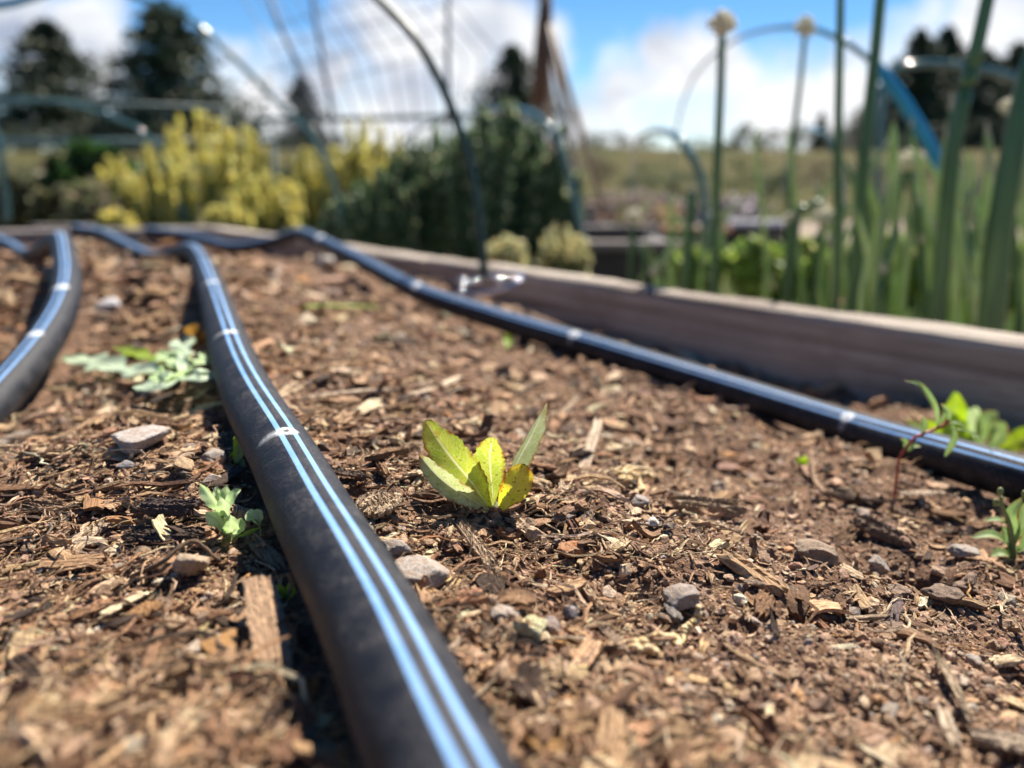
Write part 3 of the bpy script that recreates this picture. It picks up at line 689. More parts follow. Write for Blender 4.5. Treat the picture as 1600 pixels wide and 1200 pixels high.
chip_px(1440, 1035, 1525, 1155, 2.4, 1.8, (.60, .48, .33), 'long pale straw splinter in the lower right foreground', (40, 10), .3, .3, .3, (0, 0), .001)
chip_px(1468, 1118, 1492, 1185, 3.2, 1.8, (.66, .54, .40), 'short wide pale splinter below the long straw splinter', (30, 10), .15, .2, .2)
chip_px(1510, 1170, 1660, 1195, 5.2, 2.2, (.52, .42, .31), 'broad pale chip in the bottom right corner', (30, 12), .12, .2)
chip_px(1403, 930, 1398, 985, 3.0, 1.2, (.16, .12, .12), 'dark spoon-shaped husk in front of the black hole', (26, 12), .4, .1, .2)
chip_px(905, 905, 935, 978, 3.0, 1.8, TAN, 'tan stick pointing at the small slate pebble in front of the sprout', (30, 10), .2, .3, .2)
chip_px(930, 985, 985, 1035, 3.0, 1.6, (.38, .28, .20), 'tan stick in front of the small slate pebble', (30, 10), .2, .3, .2)
chip_px(395, 850, 440, 895, 5.0, 1.6, (.46, .32, .21), 'triangular tan flake between the pale green seedling and the centre hose', (24, 14), .45, .2, .1, (0, .1), .0012)
chip_px(1385, 905, 1250, 880, 2.2, 1.2, (.25, .18, .12), 'thin brown strip right of the crusty clod', (30, 8), .2, .3, .3)
chip_px(0, 705, 45, 680, 6.0, 2.4, (.36, .31, .26), 'grey chip at the left edge beside the left hose', (26, 14), .15, .3)
chip_px(930, 775, 1010, 722, 1.2, .9, (.34, .25, .17), 'thin brown straw crossing behind the root tangle', (30, 6), .1, .2, .4)
chip_px(560, 660, 640, 676, 3.6, 2.0, BRN, 'brown chip with dark underside behind the squarish tan chip', (24, 10), .2, .3)
chip_px(500, 745, 575, 760, 3.0, 1.6, (.24, .18, .14), 'weathered grey-brown splinter above the squarish tan chip', (26, 10), .3, .4)
chip_px(850, 660, 910, 640, 4.0, 2.0, (.46, .35, .25), 'pale brown chip behind the tallest leaf of the sprout', (26, 10), .25, .3)
chip_px(1060, 985, 1040, 960, 2.8, 1.6, GREY, 'small grey flake next to the lumpy grey stone', (16, 8), .1, .2)
chip_px(1160, 920, 1215, 945, 3.0, 1.4, (.33, .24, .17), 'small brown chip left of the dark spoon-shaped husk', (20, 8), .2, .2)
chip_px(705, 770, 640, 790, 2.2, 1.4, (.40, .29, .19), 'narrow tan splinter tucked against the left foot of the sprout', (24, 8), .3, .4)
stone_px(222, 694, 92, 38, (.50, .46, .42), 'flat pale grey stone left of the centre hose', yaw=.1, depth=.75, cuts=5, seed=77, rough=.14)
stone_px(655, 902, 92, 46, (.40, .36, .32), 'flat pale grey stone against the right side of the centre hose', yaw=-.2, depth=.8, rough=.15)
stone_px(1062, 938, 62, 48, (.34, .30, .27), 'lumpy grey stone in front of the large dark bark chunk', yaw=.5)
stone_px(892, 866, 44, 26, (.46, .17, .045), 'rusty orange crumbly lump in front of the sprout', rough=.5)
stone_px(845, 762, 38, 24, (.55, .38, .19), 'yellowish crumbly clod right of the sprout at the end of the root', rough=.5)
stone_px(836, 840, 34, 26, (.60, .44, .28), 'cream angular pebble right of the sprout foot')
stone_px(1018, 822, 26, 18, (.72, .68, .62), 'small white pebble left of the large dark bark chunk', rough=.3)
stone_px(1045, 828, 22, 12, (.05, .055, .07), 'small black pebble beside the small white pebble')
stone_px(288, 733, 32, 26, (.58, .40, .22), 'yellow-tan angular pebble near the flat pale grey stone')
stone_px(335, 722, 40, 30, (.34, .31, .28), 'grey angular pebble beside the small shoot at the centre hose')
stone_px(198, 733, 28, 20, (.30, .30, .31), 'small blue-grey pebble below the flat pale grey stone')
stone_px(300, 886, 54, 44, (.46, .35, .24), 'rounded pale brown clod below the pair of dark bark pieces')
stone_px(168, 480, 48, 22, (.52, .55, .60), 'bluish white stone behind the lobed weed', yaw=.2)
stone_px(1272, 868, 74, 44, (.24, .175, .12), 'crusty brown clod left of the dark bark chunk', rough=.35, name='soil_clod', cat='clod')
stone_px(1505, 868, 46, 26, (.30, .28, .25), 'flat grey flake stone right of the dark bark chunk')
stone_px(1370, 888, 40, 34, (.32, .30, .27), 'grey angular stone left of the black hole in the soil')
stone_px(890, 965, 26, 28, (.20, .20, .23), 'small slate-blue pebble at the end of the tan stick')
stone_px(860, 985, 40, 34, (.28, .24, .23), 'dull purplish pebble left of the small slate-blue pebble')
stone_px(880, 815, 40, 24, (.15, .13, .12), 'dark split pebble right of the cream angular pebble')
stone_px(1000, 790, 30, 22, (.32, .30, .28), 'small grey pebble under the root tangle')
stone_px(790, 965, 46, 22, (.46, .40, .34), 'pale flat pebble in front of the sprout')
stone_px(620, 862, 50, 34, (.27, .26, .25), 'dull grey stone between squarish chip and flat pale stone', rough=.3)
stone_px(1138, 735, 34, 16, (.38, .20, .14), 'reddish flat pebble beyond the large dark bark chunk')
stone_px(508, 410, 34, 22, (.55, .53, .50), 'whitish blurred stone beside the far end of the right hose')
stone_px(435, 424, 34, 16, (.50, .45, .40), 'pale blurred stone between the far ends of centre and right hoses')
stone_px(290, 745, 18, 12, (.06, .06, .07), 'tiny black pebble near the yellow-tan angular pebble')
stone_px(1468, 930, 60, 34, (.14, .09, .06), 'dark crumbly clod on the near rim of the black hole', rough=.5, name='soil_clod', cat='clod', lift=-.001)
stone_px(1510, 915, 46, 34, (.17, .11, .075), 'brown crumbly clod on the right rim of the black hole', rough=.5, name='soil_clod', cat='clod', lift=-.001)
stone_px(1405, 925, 40, 22, (.16, .105, .07), 'brown crumbly clod on the left rim of the black hole', rough=.5, name='soil_clod', cat='clod', lift=-.001)

# medium repeats: chips and pebbles one by one
REFS = [(u, v, t) for u, v, t in [(770, 790, 'the toothed sprout'), (355, 850, 'the pale green seedling'), (222, 700, 'the flat stone left of centre hose'), (655, 905, 'the flat stone against centre hose'),
    (1100, 815, 'the large dark bark chunk'), (1440, 905, 'the black hole in the soil'), (1400, 790, 'the red-stemmed seedling'), (975, 755, 'the knotted root'), (1060, 940, 'the lumpy grey stone'),
    (265, 840, 'the stacked dark bark pieces'), (445, 1025, 'the big smooth tan chip'), (230, 985, 'the orange-brown oval chip'), (1480, 1090, 'the long straw splinter'), (235, 580, 'the lobed weed'),
    (580, 620, 'the long level stick'), (590, 805, 'the squarish bark chip'), (1580, 870, 'the budding seedling'), (1270, 870, 'the crusty clod'), (1180, 1035, 'the thin tan foreground twig'), (800, 970, 'the pale flat foreground pebble'),
    (535, 480, 'the fallen green leaf'), (168, 480, 'the bluish white stone'), (905, 537, 'the middle of right hose'), (1340, 675, 'the near pale mark of right hose'), (660, 460, 'the far pale mark of right hose'),
    (100, 830, 'the pale split splinter'), (800, 1130, 'the bottom of centre hose'), (1050, 1120, 'the bottom edge centre'), (100, 1120, 'the bottom left corner'), (370, 410, 'the far end of centre hose'), (760, 445, 'the wire loop'),
    (1100, 660, 'the soil strip before right hose'), (1250, 590, 'the near board foot'), (950, 500, 'the far board foot'), (730, 700, 'the soil behind the sprout')]]
REFP = [(ground(u, v), t) for u, v, t in REFS]
def whereabouts(x, y):
    dd = []
    for p, t in REFP:
        dd.append((math.hypot(x-p.x, (y-p.y)*.7)/max(y, .1), p, t))
    d, p, t = min(dd, key=lambda q: q[0]); dx = (x-p.x); dy = (y-p.y)*.7
    side = ('right of' if dx > 0 else 'left of') if abs(dx) > abs(dy) else ('behind' if dy > 0 else 'in front of')
    return ('just ' if d < .07 else '')+side+' '+t
TP = [chip_tpl(14, 8, random.uniform(.14, .5), random.uniform(.07, .16), 900+k, random.choice([.08, .2, .35]), .4, .3) for k in range(30)]
def zone(x, y):
    s = .9*x+.43*y-.045
    if y < .16: yy = 'near foreground'
    elif y < .34: yy = 'middle ground'
    else: yy = 'far soil'
    return ('left of the centre hose' if s < 0 else 'between the centre hose and the bed board'), yy
def shp(tp, L):
    e = tp[0].max(0)-tp[0].min(0); return ('slender' if e[1]/e[0] < .3 else 'broad')+(' long' if L > .0135 else ' short' if L < .008 else '')
def tone(c):
    l = sum(c)/3
    return 'dark' if l < .10 else 'brown' if l < .20 else 'tan' if l < .33 else 'pale'
X, Y = place(470, 1.5, .09, 1.1, .014, gate=lambda x, y: .35+.65*mulchy(x, y))
X, Y = X[:262], Y[:262]
cc = colours(PAL, PALW, len(X))
for x, y, c in zip(X, Y, cc):
    L = random.uniform(.006, .017)*max(1, y/.28)**.7; tp = random.choice(TP); ext = tp[0].max(0)-tp[0].min(0)
    side, dist = zone(x, y); to = tone(c)
    put_piece('wood_chip', tp, float(x), float(y), L, L*ext[1]*random.uniform(.8, 1.2), L*min(ext[2], .22)*random.uniform(.7, 1), random.uniform(0, 6.3), random.gauss(0, .14), random.gauss(0, .14), c, M['wood'], random.uniform(.0008, .0024),
              f'{shp(tp, L)} {to} wood chip {whereabouts(x, y)}', 'wood chip', f'{shp(tp, L)} {to} wood chips {whereabouts(x, y)}')
RT = [rock_tpl(3, 1500+k, 8, .3, (1, .8, .6)) for k in range(12)]
X, Y = place(170, 1.4, .09, .9, .014); X, Y = X[:48], Y[:48]
SP = np.array([(.32, .28, .24), (.50, .42, .33), (.22, .20, .18), (.42, .26, .14), (.60, .54, .47)]); cc = SP[rng.choice(5, len(X), p=[.35, .25, .2, .08, .12])]
for x, y, c in zip(X, Y, cc):
    L = random.uniform(.003, .0065)*max(1, y/.3)**.6; side, dist = zone(x, y)
    to = {.32: 'grey', .50: 'sandy', .22: 'dark grey', .42: 'orange-brown', .60: 'whitish'}[float(c[0])]
    put_piece('pebble', random.choice(RT), float(x), float(y), L, L*random.uniform(.6, .9), L*random.uniform(.4, .7), random.uniform(0, 6.3), 0, 0, c, M['stone'], -.0004,
              f'{"tiny" if L < .0045 else "small"} {to} pebble {whereabouts(x, y)}', 'pebble', f'{"tiny" if L < .0045 else "small"} {to} pebbles {whereabouts(x, y)}', True)

# twigs -----------------------------------------------------------------
def twig(pts, r, material, label, name='twig', cat='twig', colr=(.5, .38, .26), lifts=None, parent=None, grp=None):
    P = []
    for k, (u, v) in enumerate(pts):
        p = on_soil(u, v); l = lifts[k] if lifts else .0012
        d = Vector(ray(u, v)); zt = p.z+l; kk = (zt-CAMZ)/d[2]; P.append(Vector((d[0]*kk, d[1]*kk, zt)))
    C = catmull(P, 8); n = len(C); rr = r*(.55+.5*np.sin(np.linspace(.25, 2.7, n)))*(1+.15*np.random.default_rng(int(pts[0][0])).normal(size=n))
    C = C+np.random.default_rng(int(pts[0][1])).normal(0, r*.15, C.shape)
    V, T, uv = tube_arr(C, rr, 8)
    o = mesh_np(name, V, T, material, parent, pc=np.broadcast_to(np.array(colr), V.shape), lc=np.stack([uv[:, 1]*1000, uv[:, 0]*2, V[:, 2]*1000], 1), uv=uv, smooth=True)
    if parent is None: tag(o, label, cat, grp)
    return o
twig([(1262, 958), (1320, 968), (1370, 964), (1424, 962)], .0006, M['wood'], 'thin pale twig lying level in front of the black hole', colr=(.62, .48, .32))
twig([(1130, 1005), (1165, 1030), (1230, 1062)], .0007, M['wood'], 'thin tan twig in the right foreground running to lower right', colr=(.52, .36, .22))
twig([(0, 690), (60, 640), (115, 625), (165, 610)], .0006, M['wood'], 'thin dark twig between left hose and lobed weed', colr=(.2, .13, .09))
twig([(205, 900), (250, 880), (300, 845), (345, 878)], .0005, M['wood'], 'arched thin brown twig below the pair of dark bark pieces', colr=(.3, .2, .13), lifts=[.001, .003, .004, .001])
twig([(268, 915), (262, 950), (250, 985)], .0007, M['wood'], 'short curved twig above the small pale tan chip', colr=(.42, .29, .19))
twig([(120, 815), (140, 790), (150, 755)], .0005, M['wood'], 'short dark twig rising beside the frayed brown chip', colr=(.17, .11, .08), lifts=[.001, .002, .004])
twig([(180, 1130), (200, 1080), (240, 1050), (290, 1025)], .0009, M['wood'], 'thick tan twig blurred in the lower left foreground', colr=(.42, .30, .2))
twig([(1380, 640), (1430, 660), (1500, 668)], .0009, M['wood'], 'brown twig on the strip of soil behind the right hose', colr=(.3, .2, .13))
twig([(1010, 705), (1070, 712), (1110, 735), (1120, 760)], .0005, M['wood'], 'thin bent brown twig behind the large dark bark chunk', colr=(.26, .17, .11), lifts=[.001, .003, .003, .001])
twig([(1268, 705), (1272, 745), (1290, 770), (1320, 782)], .0008, M['wood'], 'curved pale tan stalk left of the red-stemmed seedling', colr=(.55, .38, .24), lifts=[.007, .003, .001, .001])
rt = empty('root_tangle', on_soil(970, 752)); tag(rt, 'knotted yellowish root with a long pale string trailing toward the sprout', 'root')
twig([(832, 778), (858, 780), (878, 772), (890, 760), (915, 757), (935, 748), (962, 756)], .00055, M['root'], '', 'string_root', parent=rt, lifts=[.001]*7)
rr_ = random.Random(5)
kp = Pile()
for k in range(9):
    u0, v0 = rr_.uniform(955, 990), rr_.uniform(748, 762); P = []
    for q in range(6):
        p = on_soil(u0, v0); P.append(p+Vector((0, 0, .0015+rr_.uniform(0, .0035)))); u0 += rr_.uniform(-12, 13); v0 += rr_.uniform(-5, 5)
    C = catmull(P, 6); V, T, uv = tube_arr(C, .00032+.00025*rr_.random(), 6); kp.add(V, T, uv=uv)
kp.build('root_knot', M['root'], rt, True)
for pts in ([(975, 745), (992, 732), (1020, 734)], [(985, 760), (996, 748), (1012, 740), (1022, 746)], [(998, 745), (1002, 760), (1012, 770), (1024, 766)], [(1008, 768), (1000, 764), (992, 770)]):
    twig(pts, .0008, M['root'], '', 'side_root', parent=rt, lifts=[.0025]*len(pts))
rc = empty('curled_root', on_soil(1078, 985)); tag(rc, 'curled cream root standing up in front of the lumpy grey stone', 'root')
twig([(1092, 948), (1090, 965), (1076, 978), (1070, 990), (1064, 1008)], .0009, M['root'], '', 'root_stem', parent=rc, lifts=[.005, .004, .003, .002, .001])
twig([(1010, 1002), (1030, 995), (1055, 998), (1060, 1015)], .0009, M['root'], '', 'root_stem', parent=rc, lifts=[.002, .005, .004, .001])
rk = Pile()
for k in range(9):
    p = on_soil(rr_.uniform(985, 1030), rr_.uniform(1012, 1035)); V, T = rock_tpl(2, 60+k, 2, .3); rk.add(V*.0011*rr_.uniform(.7, 1.4)+np.array(p+Vector((0, 0, .0012+rr_.uniform(0, .0015)))), T)
rk.build('root_nodule', M['root'], rc, True)

# ------------------------------------------------------------------ plants in the bed
def leaf(mid, width, fold, face, material, parent, name='leaf', nl=40, nw=14, serr=0, lobes=0, twist=0, seed=0, prof=None, wave=0., bite=None):
    """mid: 3-D midrib points; width: max full width; face: direction the upper side faces"""
    C = catmull(mid, 10); C, s = resample(C, np.linalg.norm(np.diff(C, axis=0), axis=1).sum()/nl)
    n = len(C); t = np.gradient(C, axis=0); t /= np.linalg.norm(t, axis=1)[:, None]
    f = np.array(face, float); r_ = np.random.default_rng(seed)
    y = np.linspace(0, 1, n)
    if prof is None: prof = [(0, .10), (.12, .22), (.3, .6), (.5, .92), (.65, 1), (.8, .86), (.92, .5), (1, .0)]
    w_ = np.interp(y, [a for a, b in prof], [b for a, b in prof])*width/2
    w_ = np.convolve(np.pad(w_, 2, 'edge'), np.ones(5)/5, 'valid'); w_[-1] = 0.00002
    V = []; UV = []; ws = np.linspace(-1, 1, nw+1)
    for i in range(n):
        sd_ = np.cross(t[i], f); sd_ /= np.linalg.norm(sd_); nm = np.cross(sd_, t[i])
        a = twist*y[i]; sd2 = sd_*math.cos(a)+nm*math.sin(a); nm2 = -sd_*math.sin(a)+nm*math.cos(a)
        for q in ws:
            ed = 1.0
            if serr: 
                ph = (y[i]*serr+(.0 if q > 0 else .37)) % 1; ed += .17*(ph-.5)*min(1, abs(q)*2)*(abs(q) > .6)
            if lobes:
                ph = (y[i]*lobes+(.0 if q > 0 else .5)) % 1; ed *= 1-.55*(.5+.5*math.cos(ph*6.28))*(1 if y[i] > .15 else 0)
            if bite and q*bite[2] > 0: ed *= 1-bite[1]*math.exp(-((y[i]-bite[0])/.06)**2)
            ww = q*w_[i]*ed
            up = fold*abs(ww)+wave*width*math.sin(y[i]*17+q*2+seed)*abs(q)+.02*width*float(vn(y[i]*9+seed, q*2+5, 31))
            V.append(C[i]+sd2*ww+nm2*up); UV.append((q, y[i]))
    V = np.array(V); k = nw+1
    i = np.arange(n-1)[:, None]; j = np.arange(nw)[None]
    Q = np.stack([i*k+j, i*k+j+1, (i+1)*k+j+1, (i+1)*k+j], 2).reshape(-1, 4)
    return mesh_np(name, V, Q, material, parent, uv=np.array(UV), smooth=True)
def stem(pts, r, material, parent, name='stem', ns=10):
    C = catmull(pts, 8); rr = np.interp(np.linspace(0, 1, len(C)), [0, 1], r if isinstance(r, tuple) else (r, r))
    V, T, uv = tube_arr(C, rr, ns); return mesh_np(name, V, T, material, parent, uv=uv, smooth=True)
def c5(cx, cy, Y): return at(520+cx/3.636, 600+cy/3.636, Y)

b0 = on_soil(772, 800); YB = b0.y
sp_ = empty('sprout', b0); tag(sp_, 'backlit yellow-green sprout with five toothed leaves, alone in open soil right of centre hose', 'sprout')
leaf([c5(895, 715, YB), c5(790, 560, YB-.001), c5(690, 440, YB), c5(600, 320, YB+.003), c5(527, 203, YB+.006)], .0100, .12, (.05, -1, .1), M['sprout'], sp_, serr=17, seed=1, prof=[(0, .12), (.15, .45), (.3, .85), (.5, 1.02), (.68, .96), (.84, .72), (.94, .45), (1, .06)], bite=(.86, .28, 1))
leaf([c5(885, 720, YB-.001), c5(790, 655, YB-.004), c5(690, 595, YB-.006), c5(590, 515, YB-.006), c5(492, 405, YB-.004)], .0056, .5, (-.35, -.9, .45), M['sprout_lit'], sp_, serr=14, seed=2, prof=[(0, .15), (.2, .6), (.4, .95), (.6, 1), (.8, .85), (.93, .55), (1, .1)]); 
leaf([c5(912, 690, YB+.001), c5(905, 590, YB+.002), c5(896, 490, YB+.003), c5(893, 390, YB+.003), c5(912, 300, YB+.002)], .0080, .12, (-.1, -1, .12), M['sprout'], sp_, serr=13, seed=3, prof=[(0, .10), (.15, .35), (.35, .85), (.55, 1.05), (.72, 1), (.88, .72), (1, .15)])
leaf([c5(945, 700, YB+.002), c5(985, 580, YB+.004), c5(1050, 440, YB+.006), c5(1130, 290, YB+.008), c5(1217, 105, YB+.010)], .0056, .7, (.55, -.83, .12), M['sprout_lit'], sp_, serr=15, seed=4, prof=[(0, .10), (.2, .4), (.4, .9), (.55, 1), (.75, .8), (.9, .42), (1, .02)])
leaf([c5(955, 725, YB-.001), c5(985, 665, YB-.002), c5(1030, 595, YB-.002), c5(1065, 520, YB), c5(1088, 452, YB+.001)], .0074, .08, (.15, -1, .15), M['sprout_y'], sp_, serr=0, seed=5, prof=[(0, .12), (.2, .5), (.42, .92), (.6, 1.05), (.8, .98), (.92, .7), (1, .1)])
leaf([c5(930, 735, YB), c5(935, 700, YB), c5(928, 665, YB)], .0022, .3, (0, -1, .2), M['rosette'], sp_, name='sheath', nl=12, nw=6, seed=6)
stem([c5(925, 800, YB+.001), c5(925, 760, YB), c5(915, 715, YB)], (.0023, .0019), M['bstem'], sp_, 'crown')
stem([c5(885, 740, YB-.001), c5(905, 770, YB), c5(920, 800, YB)], (.0007, .0012), M['bstem'], sp_)
stem([c5(965, 725, YB), c5(950, 755, YB), c5(935, 790, YB)], (.0008, .0014), M['bstem'], sp_)

# pale green seedling left of the centre hose
g = on_soil(355, 852); Y0 = g.y
def c1(cx, cy, dy=0): return at(280+cx/6.667, 700+cy/6.667, Y0+dy)
pl = empty('green_seedling', g); tag(pl, 'upright pale green seedling with curled toothed leaves on the left side of centre hose', 'seedling')
stem([c1(520, 1040), c1(500, 930), c1(480, 830), c1(460, 700)], (.0011, .0008), M['gstem'], pl)
for pts, wd, fc, sd_ in [([c1(490, 880), c1(400, 760, -.002), c1(275, 665, -.003)], .0042, (-.3, -.7, .6), 1), ([c1(460, 720), c1(370, 570, -.001), c1(215, 370)], .0040, (-.4, -.8, .3), 2),
                        ([c1(455, 720), c1(470, 620, -.003), c1(440, 510, -.004)], .0042, (0, -1, .1), 3), ([c1(470, 700), c1(480, 540, .003), c1(490, 390, .004)], .0040, (.2, -.9, .3), 4),
                        ([c1(470, 680), c1(560, 500), c1(640, 430, .001)], .0030, (.3, -.6, .8), 5), ([c1(430, 600), c1(400, 480, .002), c1(385, 400, .003)], .0026, (0, -1, .2), 6),
                        ([c1(520, 900), c1(540, 790, -.002), c1(520, 690, -.003)], .0050, (.2, -1, .0), 7), ([c1(540, 920), c1(620, 820, .001), c1(640, 730, .002)], .0036, (.4, -.7, .5), 8)]:
    leaf(pts, wd*.8, .55, fc, M['pale'], pl, nl=30, nw=8, serr=5, seed=sd_, wave=.05, prof=[(0, .3), (.3, .75), (.6, 1), (.85, .75), (1, .05)])
leaf([c1(570, 940), c1(690, 900, -.001), c1(840, 830)], .0014, .3, (0, -.4, 1), M['bright'], pl, nl=20, nw=6, seed=9)
g = on_soil(400, 818); pl = empty('round_leaved_seedling', g); tag(pl, 'tiny seedling with round pale leaves touching the left side of centre hose', 'seedling')
stem([c1(850, 920), c1(845, 830), c1(790, 740)], .0003, M['gstem'], pl, ns=6)
for a, b, wd, s_ in [((790, 740), (690, 690), .0034, 1), ((845, 760), (790, 640), .0026, 2), ((845, 800), (760, 720), .0018, 3), ((850, 760), (870, 690), .0012, 4)]:
    leaf([c1(*a), c1((a[0]+b[0])/2, (a[1]+b[1])/2-8), c1(*b)], wd, .2, (0, -.6, .8), M['pale'], pl, nl=14, nw=6, seed=s_, prof=[(0, .15), (.3, .7), (.6, 1), (.85, .8), (1, .1)])
g = on_soil(370, 730); Y0 = g.y; pl = empty('green_shoot', g); tag(pl, 'small curled shoot above the pale seedling, hugging the left side of centre hose', 'seedling')
for pts, wd, s_, mt in [([(368, 730), (368, 716), (384, 700)], .0038, 1, 'pale'), ([(368, 730), (364, 716), (364, 706)], .0024, 2, 'bright'), ([(370, 730), (378, 728), (380, 716)], .0022, 3, 'pale'), ([(366, 726), (370, 700), (366, 682)], .0020, 4, 'bright'), ([(368, 722), (376, 708), (372, 692)], .0026, 5, 'seed')]:
    leaf([at(u, v, Y0-.001*s_) for u, v in pts], wd, .3, (-.1, -.8, .5), M[mt], pl, nl=14, nw=6, seed=s_, prof=[(0, .3), (.3, .8), (.6, 1), (.85, .75), (1, .1)])
g = on_soil(442, 932); Y0 = g.y; pl = empty('tiny_shoot', g); tag(pl, 'tiny yellow-green shoot in the shadow of centre hose above the big smooth tan chip', 'seedling')
for pts, s_ in [([(446, 934), (440, 924), (430, 914)], 1), ([(446, 934), (454, 926), (455, 908)], 2)]:
    leaf([at(u, v, Y0) for u, v in pts], .0022, .3, (-.1, -.8, .5), M['bright'], pl, nl=12, nw=6, seed=s_, prof=[(0, .4), (.3, .9), (.6, 1), (.85, .75), (1, .1)])
stem([at(452, 932, Y0), at(456, 912, Y0), at(452, 896, Y0)], .0005, M['bstem'], pl, ns=6)

# lobed rosette
g = ground(285, 582, .002); pl = empty('lobed_weed', g); tag(pl, 'low grey-green weed with lobed leaves spread flat between left and centre hoses', 'weed')
def gp(u, v, l): 
    d = ray(u, v); z = float(base_z(ground(u, v).x, ground(u, v).y))+.0055+l; k = (z-CAMZ)/d[2]; return Vector((d[0]*k, d[1]*k, z))
for pts, wd, lb, mt, s_ in [([(285, 588, .002), (235, 580, .006), (180, 575, .008), (140, 563, .007), (98, 560, .003)], .017, 6, 'rosette', 1),
                        ([(285, 585, .002), (286, 560, .009), (287, 528, .012)], .013, 4, 'rosette', 2), ([(285, 588, .002), (310, 590, .006), (338, 580, .004)], .013, 3, 'rosette', 3),
                        ([(285, 590, .002), (255, 600, .006), (218, 603, .004)], .013, 3, 'rosette', 4), ([(280, 578, .002), (240, 560, .008), (180, 543, .009)], .010, 5, 'bright', 5),
                        ([(288, 585, .003), (305, 570, .008), (322, 555, .010)], .011, 3, 'pale', 6), ([(282, 588, .003), (262, 585, .009), (235, 590, .010)], .012, 4, 'pale', 7),
                        ([(288, 580, .003), (270, 560, .01), (250, 552, .012)], .012, 3, 'pale', 8)]:
    leaf([gp(*p) for p in pts], wd, .12, (0, -.35, 1), M[mt], pl, nl=36, nw=12, lobes=lb, seed=s_, wave=.10, prof=[(0, .15), (.2, .5), (.5, .95), (.8, 1), (.95, .6), (1, .1)])
g = ground(308, 545); pl = empty('withered_weed', g); tag(pl, 'small withered orange-brown plant against the centre hose behind the lobed weed', 'weed')
for pts, s_ in [([(318, 540, .0), (302, 520, .012), (297, 508, .018)], 1), ([(318, 540, .0), (312, 530, .008), (322, 518, .012)], 2), ([(318, 540, 0), (310, 540, .004), (300, 536, .006)], 3)]:
    o = leaf([gp(*p) for p in pts], .008, .3, (0, -.6, .8), M['withered'], pl, nl=14, nw=6, seed=s_)
# lying blade of grass
g = ground(535, 480); 
o = leaf([gp(472, 480, .002), gp(510, 478, .004), gp(555, 479, .004), gp(598, 481, .002)], .006, .2, (0, -.5, 1), M['bright'], None, name='fallen_leaf', nl=20, nw=6, prof=[(0, .5), (.3, 1), (.8, .9), (1, .3)])
tag(o, 'long narrow green leaf lying blurred on the soil behind the sprout', 'leaf')

# red-stemmed seedling
g = on_soil(1400, 785); Y0 = g.y
def c8(cx, cy, dy=0): return at(1060+cx/2.963, 560+cy/2.963, Y0+dy)
pl = empty('red_seedling', g); tag(pl, 'leaning seedling with thin red stem and narrow drooping leaves in front of right hose', 'seedling')
stem([c8(990, 690), c8(1005, 600), c8(1018, 480), c8(1045, 425, -.001), c8(1100, 365, -.001), c8(1170, 335), c8(1230, 308), c8(1252, 285)], (.00045, .0006), M['red'], pl)
for pts, wd, fc, s_ in [([(1200, 320), (1195, 240), (1150, 160), (1105, 115), (1040, 103)], .0022, (-.5, -.5, .7), 1), ([(1250, 300), (1252, 250), (1215, 208)], .0018, (-.4, -.8, .2), 2), ([(1262, 295), (1272, 370), (1232, 455)], .0030, (.1, -1, .2), 3),
                    ([(1255, 325), (1330, 335), (1400, 375), (1462, 455)], .0018, (.2, -.4, 1), 4), ([(1130, 345), (1138, 310), (1133, 270)], .0024, (0, -1, .1), 5), ([(1050, 425), (1052, 390), (1025, 370)], .0020, (-.2, -.8, .3), 6),
                    ([(1065, 430), (1090, 405), (1124, 408)], .0020, (.0, -.5, .8), 7), ([(1250, 300), (1290, 300), (1338, 328)], .0024, (.2, -.3, 1), 8), ([(1200, 315), (1225, 270), (1240, 240)], .0022, (.3, -.8, .2), 9)]:
    leaf([c8(a, b) for a, b in pts], wd, .35, fc, M['seed'], pl, nl=24, nw=8, seed=s_, prof=[(0, .3), (.25, .8), (.5, 1), (.75, .85), (.93, .45), (1, .05)])
# right edge seedling
g = on_soil(1585, 875); Y0 = g.y
pl = empty('budding_seedling', g); tag(pl, 'green seedling with round buds and arching leaves at the right edge', 'seedling')
stem([c8(1550, 930), c8(1545, 850), c8(1530, 760), c8(1505, 700), c8(1492, 640)], (.0010, .0005), M['gstem'], pl)
for pts, wd, fc, s_ in [([(1550, 900), (1500, 840), (1440, 815), (1355, 830)], .0036, (-.2, -.4, 1), 1), ([(1550, 870), (1560, 800), (1540, 720), (1600, 640)], .0036, (-.5, -.8, .2), 2), ([(1550, 850), (1590, 780), (1600, 700), (1650, 640)], .0036, (0, -1, .2), 3),
                    ([(1530, 770), (1480, 745), (1415, 752)], .0022, (0, -.3, 1), 4), ([(1550, 930), (1500, 900), (1440, 915)], .0036, (-.2, -.4, 1), 5), ([(1560, 900), (1620, 870), (1680, 880)], .0036, (.2, -.4, 1), 6),
                    ([(1520, 850), (1515, 810), (1500, 780)], .0026, (0, -1, .2), 7), ([(1560, 920), (1540, 880), (1545, 840)], .0036, (.1, -1, .3), 8), ([(1580, 880), (1620, 820), (1690, 790)], .0036, (0, -1, .5), 9)]:
    leaf([c8(a, b) for a, b in pts], wd, .3, fc, M['seed'], pl, nl=26, nw=8, seed=s_, prof=[(0, .3), (.25, .7), (.5, 1), (.75, .85), (.93, .45), (1, .05)])
for cx, cy, r_ in [(1490, 618, .0015), (1468, 668, .0013), (1600, 628, .0012)]:
    V, T = rock_tpl(3, int(cx), 0, .08, (.62, .62, 1)); c = c8(cx, cy); mesh_np('flower_bud', V*r_+np.array(c), T, M['gstem'], pl, smooth=True)
stem([c8(1530, 760), c8(1500, 690), c8(1470, 672)], .0004, M['gstem'], pl, ns=6)
